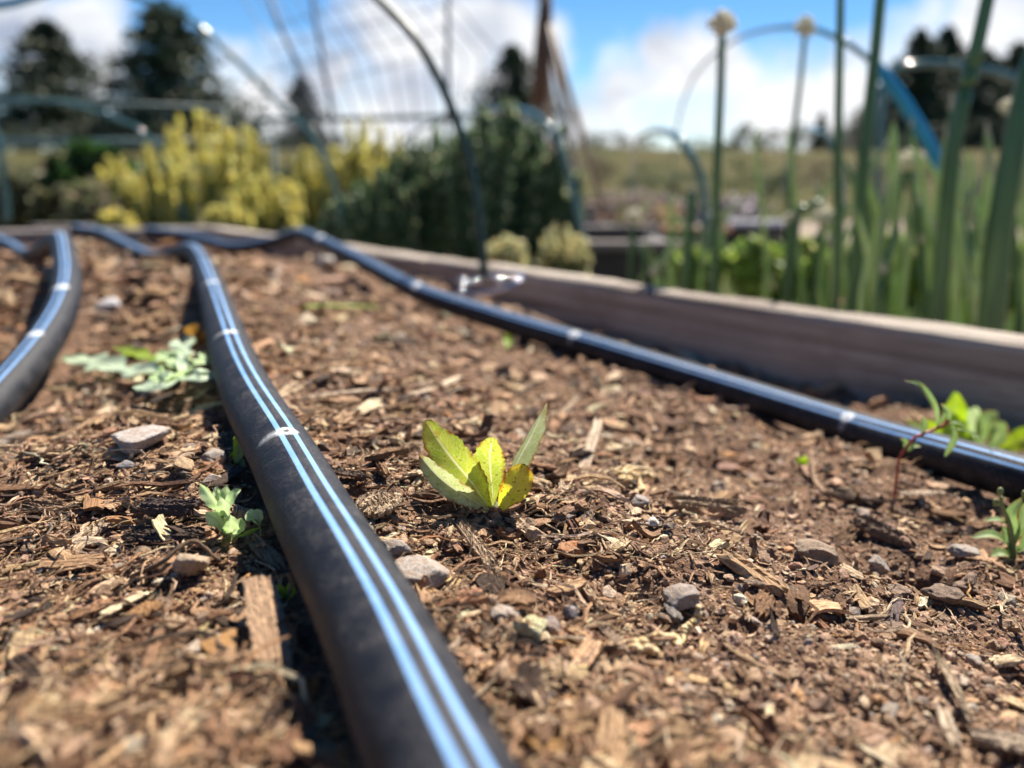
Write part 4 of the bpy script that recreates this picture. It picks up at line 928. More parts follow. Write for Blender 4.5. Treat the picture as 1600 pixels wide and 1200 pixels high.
# leafy weed behind right hose
g = ground(1530, 690); Y0 = .40; g = Vector((at(1530, 690, Y0).x, Y0, float(base_z(at(1530, 690, Y0).x, Y0))))
pl = empty('leafy_weed', g); tag(pl, 'bright green leafy weed half hidden behind the right hose at the foot of board', 'weed')
for pts, wd, mt, s_ in [([(1520, 700), (1495, 660), (1492, 612)], .012, 'bright', 1), ([(1530, 700), (1515, 670), (1525, 635)], .012, 'pale', 2), ([(1530, 700), (1490, 670), (1490, 645)], .014, 'bright', 3), ([(1560, 705), (1590, 690), (1625, 680)], .013, 'bright', 4),
                    ([(1500, 705), (1470, 690), (1440, 655)], .010, 'bright', 5), ([(1540, 710), (1560, 680), (1550, 655)], .010, 'seed', 6), ([(1530, 700), (1540, 660), (1560, 645)], .010, 'seed', 7), ([(1500, 700), (1445, 680), (1415, 655)], .008, 'seed', 8)]:
    leaf([at(u, v, Y0+.004*(s_ % 3)) for u, v in pts], wd, .15, (-.1, -.9, .4), M[mt], pl, nl=22, nw=8, seed=s_, wave=.03)
g = on_soil(1252, 728); pl = empty('tiny_shoot', g); tag(pl, 'tiny yellow-green shoot beside the curved pale tan stalk', 'seedling')
for k in range(5):
    a = k*1.3; Y0 = g.y
    leaf([at(1253, 732, Y0), at(1253+5*math.cos(a), 722+2*math.sin(a), Y0), at(1253+11*math.cos(a), 716+6*math.sin(a), Y0)], .0022, .3, (0, -.7, .7), M['bright'], pl, nl=10, nw=5, seed=k)
g = ground(790, 545); pl = empty('tiny_shoot', g); tag(pl, 'tiny blurred green shoot in front of the right hose, between two of its pale marks', 'seedling')
for k in range(3):
    leaf([gp(792, 545, 0), gp(790+3*k, 530, .004), gp(786+5*k, 522, .007)], .004, .3, (0, -.7, .7), M['bright'], pl, nl=10, nw=5, seed=k)

# ------------------------------------------------------------------ world beyond the bed
# ground sheet to the horizon
rad = np.r_[0, np.geomspace(.6, 900, 90)]; an = np.linspace(0, 2*np.pi, 97)[:-1]
def terr(x, y):
    r = np.hypot(x, y); z = -.33+1.9*sstep((r-7)/75)+2.0*sstep((r-80)/500)
    return z+.6*vn(x/30, y/30, 41)*sstep((r-15)/40)+.02*vn(x/1.2, y/1.2, 42)*sstep((r-2)/4)
Xg = np.outer(rad, np.cos(an)); Yg = np.outer(rad, np.sin(an)); Zg = terr(Xg, Yg)
V = np.stack([Xg, Yg, Zg], 2).reshape(-1, 3); k = len(an)
i = np.arange(len(rad)-1)[:, None]; j = np.arange(k)[None]; j2 = (j+1) % k
Q = np.stack([i*k+j, (i+1)*k+j, (i+1)*k+j2, i*k+j2], 2).reshape(-1, 4)
o = mesh_np('meadow_ground', V, Q, M['field'], smooth=True); tag(o, kind='structure')
def sheet(name, x0, x1, y0, y1, z, material, nseg=40):
    xs = np.linspace(x0, x1, nseg); ys = np.linspace(y0, y1, nseg); A, B = np.meshgrid(xs, ys)
    V = np.stack([A, B, z+.015*vn(A/.1, B/.1, 51)], 2).reshape(-1, 3)
    i = np.arange(nseg-1)[:, None]; j = np.arange(nseg-1)[None]; Q = np.stack([i*nseg+j, i*nseg+j+1, (i+1)*nseg+j+1, (i+1)*nseg+j], 2).reshape(-1, 4)
    return mesh_np(name, V, Q, material, smooth=True)
o = sheet('garden_path', -4, 5, -3, 6.5, -.318, M['path']); tag(o, kind='structure')

def tapered(P, r0, r1, ns=10, tipk=.12):
    C = catmull(P, 8); y = np.linspace(0, 1, len(C)); rr = np.interp(y, [0, 1-tipk, 1], [r0, r1, r1*.15]); return tube_arr(C, rr, ns)
# onion row right of the bed
KF = 1.12
def onion(pts, r, Y, label, tipdry=False, bud=0, light=False, group=None, leaves=2, wpx=None):
    Y *= KF; r *= KF*.78; bud *= KF*.9
    P = [at(u, v, Y) for u, v in pts][::-1]                 # from base to tip
    b = P[0].copy(); P = [Vector((b.x, b.y+.0, -.24))]+P
    root = empty('onion_plant', P[0]); tag(root, label, 'onion', group)
    V, T, uv = tapered(P, r*1.05, r*.75, 14, .10 if not bud else .02)
    mesh_np('flower_stalk' if bud else 'leaf', V, T, M['onion_l' if light else 'onion'], root, smooth=True)
    tip = P[-1]; dv = (P[-1]-P[-2]).normalized()
    if tipdry:
        V, T, uv = tapered([tip-dv*.045, tip-dv*.02, tip+dv*.003], r*.86, r*.5, 12, .2); mesh_np('dry_tip', V, T, M['dry'], root, smooth=True)
    if bud:
        V, T = rock_tpl(4, int(pts[0][0]), 0, .16, (1, 1, .95)); c_ = np.array(tip+dv*bud*.5); hp = Pile(); hp.add(V*bud*.72+c_, T); v1, t1_ = ICO[1]; rb = np.random.default_rng(int(pts[0][0]))
        for q in range(90):
            d_ = rb.normal(size=3); d_ /= np.linalg.norm(d_); hp.add(v1*bud*rb.uniform(.11, .22)*np.array([1, 1, 1.1])+c_+d_*bud*rb.uniform(.72, 1.12)*(1 if d_[2] > -.5 else .75), t1_)
        hp.build('flower_head', M['bud'], root, True)
    for k in range(leaves):                                  # shorter side leaves from the same base
        rr = random.Random(int(pts[0][0])*3+k); dx = rr.uniform(-.07, .07); h = rr.uniform(.10, .21)
        V, T, uv = tapered([P[0], P[0]+Vector((dx*.3, rr.uniform(-.01, .01), h*.5)), P[0]+Vector((dx, rr.uniform(-.02, .02), h))], r*.9, r*.55, 10, .15)
        mesh_np('leaf', V, T, M['onion_l' if rr.random() < .8 else 'onion'], root, smooth=True)
    return root
og = 'bunching onions growing beyond the bed board'
onion([(1128, 48), (1126, 130), (1121, 250), (1114, 450)], .0052, .72, 'onion with tall straight stalk carrying a cream flower head, leftmost tall stalk', bud=.0115, group=og)
onion([(1258, 52), (1250, 130), (1238, 240), (1226, 450)], .0042, .92, 'onion with slim tall stalk and small cream bud, second tall stalk from the left', bud=.0115, group=og)
onion([(1314, -60), (1312, 80), (1309, 250), (1305, 480)], .0048, .66, 'onion with slim dark stalk leaving the top of the picture, third tall stalk from left', group=og)
onion([(1382, -80), (1370, 60), (1352, 230), (1330, 490)], .0070, .68, 'onion with thick grey-green stalk leaving the top, fourth tall stalk from left', group=og)
onion([(1560, -80), (1525, 80), (1490, 230), (1462, 510)], .0080, .62, 'onion with thick dark stalk leaning right and leaving the top of the picture', group=og)
onion([(1625, 40), (1590, 200), (1562, 360), (1545, 530)], .0125, .60, 'onion with the broadest dark green leaf at the right edge', group=og)
onion([(1083, 290), (1078, 350), (1071, 450)], .0078, .82, 'onion with a pale bleached leaf right of the black planter', light=False, tipdry=True, leaves=1, group=og)
onion([(1232, 195), (1240, 300), (1248, 400), (1252, 470)], .0036, .80, 'onion with a thin yellowish green leaf between second and third tall stalks', light=True, group=og)
onion([(1192, 200), (1180, 215), (1184, 270), (1200, 460)], .0036, .95, 'onion with thin hooked yellowish leaf right of the leftmost tall stalk', light=True, group=og)
onion([(1396, 190), (1396, 260), (1400, 400), (1398, 500)], .0065, .74, 'onion with light green blunt leaf right of the thick grey-green stalk', light=True, group=og)
onion([(1425, 188), (1420, 240), (1402, 330), (1385, 500)], .0050, .78, 'onion with cream-tipped slanting leaf right of the blunt light leaf', tipdry=True, group=og)
onion([(1422, 262), (1428, 330), (1440, 420), (1442, 520)], .0040, .76, 'onion with a round white bud on a short stalk near the blue hoop foot', bud=.0115, group=og)
onion([(1487, 150), (1486, 230), (1478, 340), (1470, 520)], .0055, .70, 'onion with cream-tipped leaf reaching above the blue hoop foot', tipdry=True, group=og)
onion([(1542, 195), (1545, 260), (1538, 360), (1520, 530)], .0055, .74, 'onion with cream-tipped leaf and pale stem left of the broadest dark leaf', tipdry=True, light=True, group=og)
onion([(1580, 175), (1578, 260), (1585, 400), (1590, 540)], .0045, .66, 'onion with a small cream bud touching the right edge', bud=.008, group=og)
onion([(1500, 265), (1494, 330), (1505, 420), (1520, 530)], .0062, .70, 'onion with long bent grey-green leaf under the cream tips', light=True, group=og)
onion([(1430, 280), (1448, 350), (1475, 430), (1490, 520)], .0050, .70, 'onion with slanting light leaf falling to the left under the white bud', light=True, group=og)
onion([(990, 345), (988, 375), (985, 430)], .0042, .95, 'short onion with round cream bud in front of the black planter', bud=.0095, group=og)
onion([(1286, 348), (1280, 380), (1270, 470)], .0045, .85, 'short onion with round cream bud left of the third tall stalk', bud=.0115, group=og)
onion([(1048, 300), (1050, 350), (1046, 440)], .0050, .95, 'onion with straight yellow-green leaf just left of the bleached one', light=True, group=og)
o1 = onion([(1288, 312), (1262, 325), (1245, 342), (1232, 470)], .0060, .80, 'onion with a broken straw-coloured leaf bent over to the right', tipdry=True, group=og)
rr = random.Random(21)
ST = [(1116, 'the leftmost tall stalk'), (1232, 'the second tall stalk'), (1306, 'the third tall stalk'), (1338, 'the thick grey-green stalk'), (1470, 'the thick leaning stalk'), (1550, 'the broadest leaf'), (1046, 'the straight yellow-green leaf'), (1400, 'the blunt light leaf'), (1620, 'the right picture edge')]
def clump(u, vt, Yk):
    d, su, t = min((abs(u-a), a, b) for a, b in ST); dry = rr.random() < .5; light = rr.random() < .7
    lb = f"{'low' if vt > 350 else 'medium-height'} {'light' if light else 'dark'} green {'dry-tipped ' if dry else ''}onion clump {'far ' if d > 30 else ''}{'behind and ' if Yk > .95 else ''}{'left' if u < su else 'right'} of {t}"
    return lb, dry, 0, light, 'short onion clumps: '+lb
for k in range(88):
    u = rr.uniform(1010, 1680) if k < 46 else rr.uniform(1290, 1660); Yk = rr.uniform(.72, 1.35) if u < 1300 else rr.uniform(.60, 1.2); vt = rr.uniform(290, 400) if u < 1250 else rr.uniform(270, 390) if u < 1340 else rr.uniform(185, 380)
    vb = 262+FPX*.2/Yk*.9
    onion([(u+rr.uniform(-38, 38), vt+rr.uniform(-5, 25)), (u+rr.uniform(-16, 16), vt+(vb-vt)*.25), (u+rr.uniform(-8, 8), (vt+vb)/2), (u, vb)], rr.uniform(.0032, .0058), Yk, *clump(u, vt, Yk), leaves=3)
o = sheet('onion_bed_soil', .06, 1.8, .85, 2.6, -.235, M['soil']); tag(o, kind='structure')

# foliage helpers
def cloud(pile, c, rad3, n, size, cols, jit=.2, flat=.3, rs=None):
    r_ = rs or rng
    d = r_.normal(size=(n, 3)); d /= np.linalg.norm(d, axis=1)[:, None]; d *= (r_.random(n)**.45)[:, None]
    P = np.array(c)[None]+d*np.array(rad3)[None]
    a = r_.normal(size=(n, 3)); a /= np.linalg.norm(a, axis=1)[:, None]; b = np.cross(a, r_.normal(size=(n, 3))); b /= np.linalg.norm(b, axis=1)[:, None]
    s = size*r_.uniform(.6, 1.4, n)[:, None]
    V = np.stack([P-a*s, P+b*s*.5, P+a*s, P-b*s*.5], 1).reshape(-1, 3); q = np.arange(n)*4
    T = np.vstack([np.stack([q, q+1, q+2], 1), np.stack([q, q+2, q+3], 1)])
    cc = np.array(cols)[r_.integers(0, len(cols), n)]*(1+r_.normal(0, jit, (n, 1))); pile.add(V, T, np.repeat(np.clip(cc, .005, .9), 4, 0))
def bushy(name, u, vtop, vbot, wpx, Y, cols, label, cat, n=900, size=.016, blooms=None, group=None, nb=500, plumes=30, wisp=False):
    """plant on the ground at distance Y whose crown spans the given picture box: many upright stems with leafy or flowering plumes"""
    b = at(u, vbot, Y); t_ = at(u, vtop, Y); zg = -.32; hw = wpx/FPX*Y/2
    root = empty(name, (b.x, Y, zg)); tag(root, label, cat, group)
    s = Pile(); rr = random.Random(int(u)); tops = []; H = t_.z-b.z
    for k in range(plumes):
        q = rr.uniform(-1, 1); x = q*hw; z = b.z+H*rr.uniform(.5, 1.16)*(1-.28*abs(q)**1.6); y = rr.uniform(-.6, .6)*hw
        V, T, uv = tube_arr(catmull([(b.x+x*.25, Y+y*.3, zg), (b.x+x*.65, Y+y*.6, (zg+z)/2), (b.x+x, Y+y, z)], 5), np.linspace(.005, .0015, 11), 5); s.add(V, T, (.12, .19, .05)); tops.append((b.x+x, Y+y, z))
    s.build('stem', M['fol'], root)
    f = Pile()
    for x, y, z in tops:
        for q in range(4 if (wisp or not blooms) else 2):
            d = (.08+.22*q)*H if (wisp or not blooms) else (.45+.25*q)*H
            zz = z-d
            if zz > b.z-.1: cloud(f, (x+(b.x-x)*.15*q, y, zz), (hw*.11, hw*.11, H*.15), max(8, n//(plumes*4)*2), size, cols, .3)
    f.build('leaves', M['fol'], root)
    if blooms:
        f = Pile()
        for x, y, z in tops:
            for q in range(3):
                cloud(f, (x+rr.uniform(-.06, .06)*hw, y-.01, z-q*H*.17-.02*H), (hw*(.05+.045*q), hw*(.05+.045*q), H*.10), max(3, nb//(plumes*3)), size*.75, blooms, .2)
        f.build('blossoms', M['petal'], root)
    return root
YE = [(.96, .78, .16), (.92, .72, .18), (.92, .84, .38), (.66, .64, .24)]
GR = [(.14, .20, .05), (.22, .27, .08), (.30, .33, .12)]
yg = 'yellow flowering brassicas beyond the bed'
for u, vt, vb, wd, Y, lb in [(322, 196, 355, 120, 2.2, 'tall broad yellow flowering brassica in front of the second conifer, the biggest yellow mass'), (245, 240, 360, 75, 2.1, 'narrow yellow flowering brassica left of the biggest yellow mass'),
                         (395, 215, 340, 55, 2.4, 'slim yellow flowering brassica right of the biggest yellow mass'), (420, 285, 360, 95, 2.0, 'low dense yellow flowering brassica just behind the bed corner'),
                         (360, 325, 365, 70, 1.9, 'lowest yellow flower clump behind the end board'), (195, 262, 350, 60, 2.2, 'small yellow flower cluster beside the dark leafy bush'),
                         (490, 245, 345, 70, 2.3, 'loose yellow flowering brassica behind the far end of right hose'), (585, 205, 330, 115, 2.4, 'yellow flowering brassica rightmost, beside the feathery herbs'), (190, 330, 372, 45, 1.9, 'tiny yellow flower clump left of the end board centre')]:
    bushy('flowering_brassica', u, vt, vb, wd, Y, GR, lb, 'flowering plant', 1800, .010, YE, yg, 4800, 34)
bushy('leafy_bush', 165, 232, 350, 130, 2.5, [(.035, .09, .02), (.06, .14, .03), (.02, .05, .015)], 'dark green leafy bush between the left edge and the yellow flowers', 'bush', 1800, .028)
bushy('leafy_bush', 60, 285, 358, 140, 2.4, [(.10, .12, .05), (.16, .16, .07), (.22, .2, .1)], 'dull olive low bush at the left edge', 'bush', 1200, .022)
BL = {600: 'short one left of the dark hoop', 660: 'directly left of the dark hoop', 700: 'behind the dark hoop upper leg', 745: 'behind the foot of dark hoop', 790: 'the tallest, right of the dark hoop', 838: 'left of the cane tripod', 870: 'small one under the cane tripod', 545: 'shortest one behind the right hose end'}
DG = [(.06, .12, .055), (.11, .19, .085), (.18, .25, .12)]
for u, vt, vb, wd, Y in [(600, 285, 400, 110, 1.7), (660, 235, 400, 110, 1.75), (700, 215, 410, 100, 1.8), (745, 200, 415, 100, 1.7), (790, 185, 415, 100, 1.75), (838, 200, 410, 95, 1.8), (870, 250, 405, 70, 1.75), (545, 320, 390, 80, 1.8)]:
    bushy('feathery_herb', u, vt, vb, wd, Y, DG, f'feathery grey-green herb, {BL[u]}', 'herb', 4200, .0085, [(.30, .34, .16), (.5, .5, .3)], 'feathery herbs behind the dark hoop', 120, 38, True)
for u, vt, vb, wd, Y, lb in [(880, 362, 425, 70, 1.3, 'pale cream-green flowering weed at the outer foot of the board left of black planter'), (790, 375, 420, 60, 1.25, 'small yellow-green weed behind the board near the wire loop')]:
    bushy('flowering_weed', u, vt, vb, wd, Y, [(.20, .24, .08), (.3, .32, .14)], lb, 'weed', 500, .010, [(.6, .52, .25), (.55, .55, .3)], None, 350)
WL = {1090: 'left of the leftmost tall onion stalk', 1180: 'between first and second tall onion stalks', 1270: 'between second and third tall onion stalks', 1370: 'right of the thick grey-green onion stalk', 1450: 'at the thick leaning onion stalk', 1550: 'at the broadest onion leaf'}
for u, vt, vb, wd, Y in [(1090, 390, 440, 80, 1.25), (1180, 380, 450, 90, 1.2), (1270, 385, 460, 90, 1.15), (1370, 380, 470, 90, 1.1), (1450, 385, 480, 90, 1.1), (1550, 380, 490, 100, 1.0)]:
    bushy('ground_weed', u, vt, vb, wd, Y, [(.26, .40, .05), (.40, .52, .10), (.14, .26, .05), (.5, .5, .2)], f'bright green low weed clump behind the board, {WL[u]}', 'weed', 900, .014, None, 'green weeds among the onions')

# hoops
def hoop(pts, Y, r, material, label, extra=None, name='plastic_hoop', feet=True):
    """pts: picture positions on the visible stretch; both ends are carried on to the ground"""
    if isinstance(Y, (int, float)): Y = [Y]*len(pts)
    P = [at(u, v, y) for (u, v), y in zip(pts, Y)]
    C = catmull(P, 10); V, T, uv = tube_arr(C, r, 14, up=(0, 1, .05))
    o = mesh_np(name, V, T, material, None, uv=uv, smooth=True); tag(o, label, 'hoop', 'garden hoops'); return o
hoop([(-620, 330), (-560, 60), (-400, -130), (-100, -260), (200, -250), (420, -150), (530, -65), (592, 0), (650, 62), (702, 160), (735, 262), (750, 350), (757, 436)], [.9]*6+[.86, .82, .79, .775, .77, .765, .76], .0040, M['hoop_dark'], 'dark green hoop curving up out of the bed soil between the board and right hose')
hoop([(-200, 350), (-190, 150), (-90, 20), (80, -40), (230, 2), (300, 32), (350, 76), (400, 124), (445, 172), (480, 205), (505, 245), (525, 300), (537, 372)], 1.75, .0052, M['hoop_teal'], 'pale shiny teal hoop rising behind the bed corner and passing over the conifers')
hoop([(-150, 340), (-130, 230), (-50, 175), (60, 158), (130, 168), (185, 187), (225, 208), (262, 262), (290, 345)], 2.1, .0055, M['hoop_teal'], 'low pale hoop in front of the two conifers at left')
hoop([(-260, 100), (-180, 40), (-60, 15), (30, 2), (130, -40), (250, -120), (300, -200)], 1.9, .009, M['hoop_blue'], 'blue hoop crossing the top left corner')
hoop([(-60, 120), (-12, 200), (4, 260), (12, 345)], 1.6, .006, M['hoop_teal'], 'teal hoop leg at the left edge')
hoop([(560, 300), (585, 260), (660, 200), (750, 177), (810, 172), (850, 192), (875, 232), (892, 290), (905, 345), (912, 400)], [4.2, 3.9, 3.3, 2.2, 1.75, 1.62, 1.6, 1.6, 1.6, 1.6], .0068, M['hoop_teal'], 'pale teal hoop around the feathery herbs left of the cane tripod')
hoop([(985, 330), (988, 270), (994, 225), (1015, 206), (1050, 210), (1076, 238), (1094, 275), (1102, 330), (1106, 440)], [4.2, 4, 3.4, 2.2, 1.6, 1.5, 1.5, 1.5, 1.5], .0072, M['hoop_teal'], 'small teal hoop left of the leftmost tall onion stalk')
bh = empty('plastic_hoop', at(1480, 440, 1.25)); tag(bh, 'big blue hoop arching behind the tall onion stalks on the right', 'hoop', 'garden hoops')
P = [at(u, v, y) for u, v, y in [(1040, 360, 3.6), (1048, 280, 3.4), (1062, 180, 3.0), (1090, 112, 2.6), (1150, 62, 2.0), (1235, 42, 1.5), (1305, 58, 1.3), (1368, 100, 1.25)]]; V, T, uv = tube_arr(catmull(P, 10), .0042, 14, up=(0, 1, .05)); o = mesh_np('hoop_pipe', V, T, M['hoop_teal'], bh, smooth=True); o['label'] = 'thin grey-teal half of the hoop'
P = [at(u, v, 1.25) for u, v in [(1362, 96), (1395, 135), (1425, 180), (1455, 232), (1472, 285), (1480, 360), (1482, 470)]]; V, T, uv = tube_arr(catmull(P, 10), .0092, 14, up=(0, 1, .05)); o = mesh_np('hoop_sunlit_half', V, T, M['hoop_blue'], bh, smooth=True); o['label'] = 'thick bright blue half, sunlight put into its colour'  # other half of the same hoop, sunlit brightness painted in as a stronger blue
hoop([(1225, 300), (1232, 240), (1245, 208), (1272, 204), (1298, 226), (1312, 270), (1316, 400)], [4, 3.8, 2.8, 1.8, 1.7, 1.7, 1.7], .0070, M['hoop_teal'], 'small shiny teal hoop behind the third tall onion stalk')
hoop([(1370, 330), (1376, 180), (1390, 118), (1440, 100), (1520, 106), (1600, 130), (1680, 190), (1700, 330)], 1.9, .0085, M['hoop_teal'], 'teal hoop in front of the dark conifers at right')
def pole(p0, p1, r, material, label, name, cat, group=None, ns=10):
    V, T, uv = tube_arr(np.array([p0, (np.array(p0)+np.array(p1))/2, p1]), r, ns, up=(0, 1, .05)); o = mesh_np(name, V, T, material, None, uv=uv, smooth=True); tag(o, label, cat, group); return o
def railing(us, v0, v1, Y, r, label, posts):
    root = empty('low_railing', at(us[0], 300, Y)); tag(root, label, 'railing')
    V, T, uv = tube_arr(np.array([at(us[0], v0, Y), at((us[0]+us[1])/2, (v0+v1)/2+2, Y), at(us[1], v1, Y)]), r, 10); mesh_np('top_rail', V, T, M['rail'], root, smooth=True)
    for u in posts:
        vv_ = v0+(v1-v0)*(u-us[0])/(us[1]-us[0]); a = at(u, vv_, Y); V, T, uv = tube_arr(np.array([a, (a.x, a.y, (a.z-.33)/2), (a.x, a.y, -.33)]), r*.8, 8, up=(0, 1, .05)); mesh_np('post', V, T, M['rail'], root, smooth=True)
railing((-200, 352), 142, 170, 2.9, .008, 'dark teal rail crossing in front of the two conifers at left', (-190, 350))
railing((400, 835), 188, 176, 2.9, .008, 'pale teal rail level with the pale hoop, under the clouds', (405, 830))
railing((-200, 430), 220, 222, 3.4, .015, 'thick dark lower rail behind the yellow flowers', (-190, 425))

# wire ring at the foot of the dark hoop
Y0 = .745; root = empty('wire_loop', at(757, 452, Y0)); tag(root, 'shiny galvanised wire loop at the foot of the dark hoop', 'wire')
a = np.linspace(0, 2*np.pi, 25); c = at(768, 444, Y0)
P = [(c.x+.028*math.cos(q), c.y+.02*math.sin(q), c.z+.008*math.sin(q*1.0+1)) for q in a]
V, T, uv = tube_arr(np.array(P), .0016, 8, False); mesh_np('ring', V, T, M['steel'], root, smooth=True)
for u in (723, 745, 780): 
    V, T = rock_tpl(3, u, 0, .05); mesh_np('knob', V*.0045+np.array(at(u, 438, Y0-.02)), T, M['steel'], root, smooth=True)

# cane tripod
Yt = 3.2; root = empty('cane_tripod', (at(850, 262, Yt).x, Yt, -.33)); tag(root, 'tall tripod of canes bound in brown at the top, behind the feathery herbs', 'trellis')
top = at(852, 20, Yt)
for (u, v, y) in [(842, 400, 3.2), (925, 400, 3.0), (965, 400, 3.35), (870, 380, 3.6)]:
    f = at(u, v, y); V, T, uv = tube_arr(np.array([f, (Vector(f)+top)/2, top+(top-Vector(f))*.14]), .0125, 8, up=(0, 1, .05)); mesh_np('cane', V, T, M['bamboo'], root, smooth=True)
V, T, uv = tube_arr(np.array([at(855, -30, Yt), at(850, 40, Yt), at(846, 100, Yt), at(841, 165, Yt)]), np.array([.02, .028, .032, .028]), 12, up=(0, 1, .05)); mesh_np('binding', V, T, M['twine'], root, smooth=True)

# trellis net: strings between leaning poles
Yn = 2.6; root = empty('trellis_net', at(560, 262, Yn)); tag(root, 'leaning grey trellis net of thin strings hanging under the white clouds', 'net')
for (a, b) in [((398, -60), (560, 340)), ((700, -90), (700, 330)), ((478, -60), (545, 330))]:
    V, T, uv = tube_arr(np.array([at(*a, Yn), at((a[0]+b[0])/2, (a[1]+b[1])/2, Yn), at(*b, Yn)]), .0065, 8, up=(0, 1, .05)); mesh_np('pole', V, T, M['net'], root, smooth=True)
s = Pile()
for k in range(13):
    u0 = 415+k*26; V, T, uv = tube_arr(np.array([at(u0-70, -60, Yn), at(u0+20+k*3, 90, Yn), at(u0+95-k*5, 225, Yn)]), .0020, 5, up=(0, 1, .05)); s.add(V, T)
for k in range(4):
    V, T, uv = tube_arr(np.array([at(400+k*14, 130-k*38+20, Yn), at(570, 90-k*38+25, Yn), at(700, 60-k*36+20, Yn)]), .0016, 5, up=(0, 1, .05)); s.add(V, T)
s.build('net_strings', M['net'], root, True)

# planters and beds further off
def box(p, x0, x1, y0, y1, z0, z1, c=(.3, .3, .3), bev=.004):
    bm = bmesh.new(); bmesh.ops.create_cube(bm, size=1); 
    for v in bm.verts: v.co = Vector(((x0+x1)/2+v.co.x*(x1-x0), (y0+y1)/2+v.co.y*(y1-y0), (z0+z1)/2+v.co.z*(z1-z0)))
    bmesh.ops.bevel(bm, geom=bm.edges[:], offset=bev, segments=2, affect='EDGES'); bmesh.ops.triangulate(bm, faces=bm.faces[:])
    V = np.array([v.co[:] for v in bm.verts]); T = np.array([[v.index for v in f.verts] for f in bm.faces]); bm.free(); p.add(V, T, c)
def planter(x0, x1, y0, y1, z1, label, body, rim, flowers, cat='planter', group=None, name='planter_box'):
    root = empty(name, ((x0+x1)/2, (y0+y1)/2, -.33)); tag(root, label, cat, group); t_ = .04
    for q in ((x0, x1, y0, y0+t_), (x0, x1, y1-t_, y1), (x0, x0+t_, y0+t_+.002, y1-t_-.002), (x1-t_, x1, y0+t_+.002, y1-t_-.002)):
        p = Pile(); box(p, *q, -.34, z1-.02); p.build('wall', M[body], root)
    for q in ((y0-.01, y0+t_), (y1-t_, y1+.01)):
        p = Pile(); box(p, x0-.01, x1+.01, *q, z1-.018, z1); p.build('rim', M[rim], root)
    p = Pile(); box(p, x0+t_, x1-t_, y0+t_, y1-t_, z1-.1, z1-.04); p.build('fill_soil', M['soil'], root)
    if flowers:
        p = Pile()
        for k in range(14): cloud(p, (random.uniform(x0+.06, x1-.06), random.uniform(y0+.06, y1-.06), z1+random.uniform(.0, .05)), (.06, .06, .05), 70, .014, flowers)
        p.build('flowers', M['petal'], root)
planter(at(908, 380, 1.7).x, at(1075, 380, 1.7).x, 1.62, 2.1, at(908, 378, 1.62).z, 'black planter box with grey rim at the foot of the cane tripod', 'black', 'board_d', None)
planter(at(960, 345, 2.9).x, at(1130, 345, 2.9).x, 2.8, 3.5, at(960, 355, 2.8).z, 'planter with purple and orange flowers behind the small teal hoop', 'black', 'clay', [(.08, .05, .11), (.14, .12, .08), (.5, .3, .18), (.12, .2, .06)])
planter(at(1135, 345, 3.1).x, at(1215, 345, 3.1).x, 3.0, 3.5, at(1150, 345, 3.0).z, 'dark planter with a whitish lilac rim right of the leftmost tall onion stalk', 'black', 'white', [(.10, .04, .12), (.12, .14, .07), (.5, .46, .48)])
planter(at(900, 305, 6).x, at(1110, 305, 6).x, 6.0, 7.4, at(900, 318, 6).z, 'long low planter with dusty pink plants farther back in the garden', 'board_d', 'board', [(.35, .27, .25), (.28, .24, .22), (.2, .22, .12)])
planter(at(70, 345, 1.9).x, at(160, 345, 1.9).x, 1.85, 2.1, at(100, 352, 1.85).z, 'low grey planter behind the end board at the left', 'board_d', 'board_d', [(.12, .14, .06), (.2, .16, .1)])

# field shrubs and trees
def conifer(u, vtop, wpx, Y, label, n=5200, cols=((.018, .034, .016), (.035, .058, .024), (.065, .085, .036)), vbase=255, lean=0, group=None):
    t_ = at(u, vtop, Y); x0 = t_.x; zg = float(terr(x0, Y)); H = t_.z-zg; hw = wpx/FPX*Y/2*1.5
    root = empty('conifer', (x0, Y, zg-.2)); tag(root, label, 'tree', group)
    V, T, uv = tube_arr(np.array([(x0, Y, zg-.2), (x0+.02*H, Y, zg+H*.5), (x0, Y, zg+H*.96)]), np.array([H*.028, H*.018, H*.004]), 10, up=(0, 1, .05)); mesh_np('trunk', V, T, M['bark'], root, smooth=True)
    r_ = np.random.default_rng(int(u)+3); p = Pile(); nb = 210
    hs_ = r_.random(nb)**.9*.94+.03; an_ = r_.uniform(0, 6.28, nb)
    lim = Pile()
    for h, a in zip(hs_, an_):
        R_ = hw*(1-h)**.85*r_.uniform(.55, 1.18)
        if h < .3: R_ *= .8+.2*(h/.3)
        s0 = np.array([x0, Y, zg+H*h]); e = s0+np.array([math.cos(a)*R_, math.sin(a)*R_, -R_*.22+R_*r_.uniform(-.1, .25)])
        V, T, uv = tube_arr(np.array([s0, (s0+e)/2+[0, 0, R_*.06], e]), np.array([H*.006, H*.004, H*.001]), 5); lim.add(V, T)
        for q in (.35, .65, .92):
            c = s0+(e-s0)*q; w_ = R_*.34*(1.15-.35*q)+H*.016
            cloud(p, c, (w_, w_, w_*.55), n//(nb*3)+1, H*.026, cols, .25, rs=r_)
    for q in range(6): cloud(p, (x0+r_.normal(0, H*.004), Y, zg+H*(.90+.018*q)), (H*.022*(1.2-q*.16), H*.022, H*.02), 16, H*.014, cols, .2, rs=r_)
    p.build('crown', M['needle'], root); lim.build('limbs', M['bark'], root)
conifer(70, 28, 235, 62, 'dark conifer at the far left behind the rails', 9000)
conifer(255, -4, 255, 58, 'tallest dark conifer left of the dark hoop, second from left', 10000)
conifer(470, 112, 85, 85, 'small dark pointed conifer under the clouds right of the tallest one', 3000)
conifer(800, 66, 170, 60, 'dark conifer just left of the cane tripod binding', 5000)
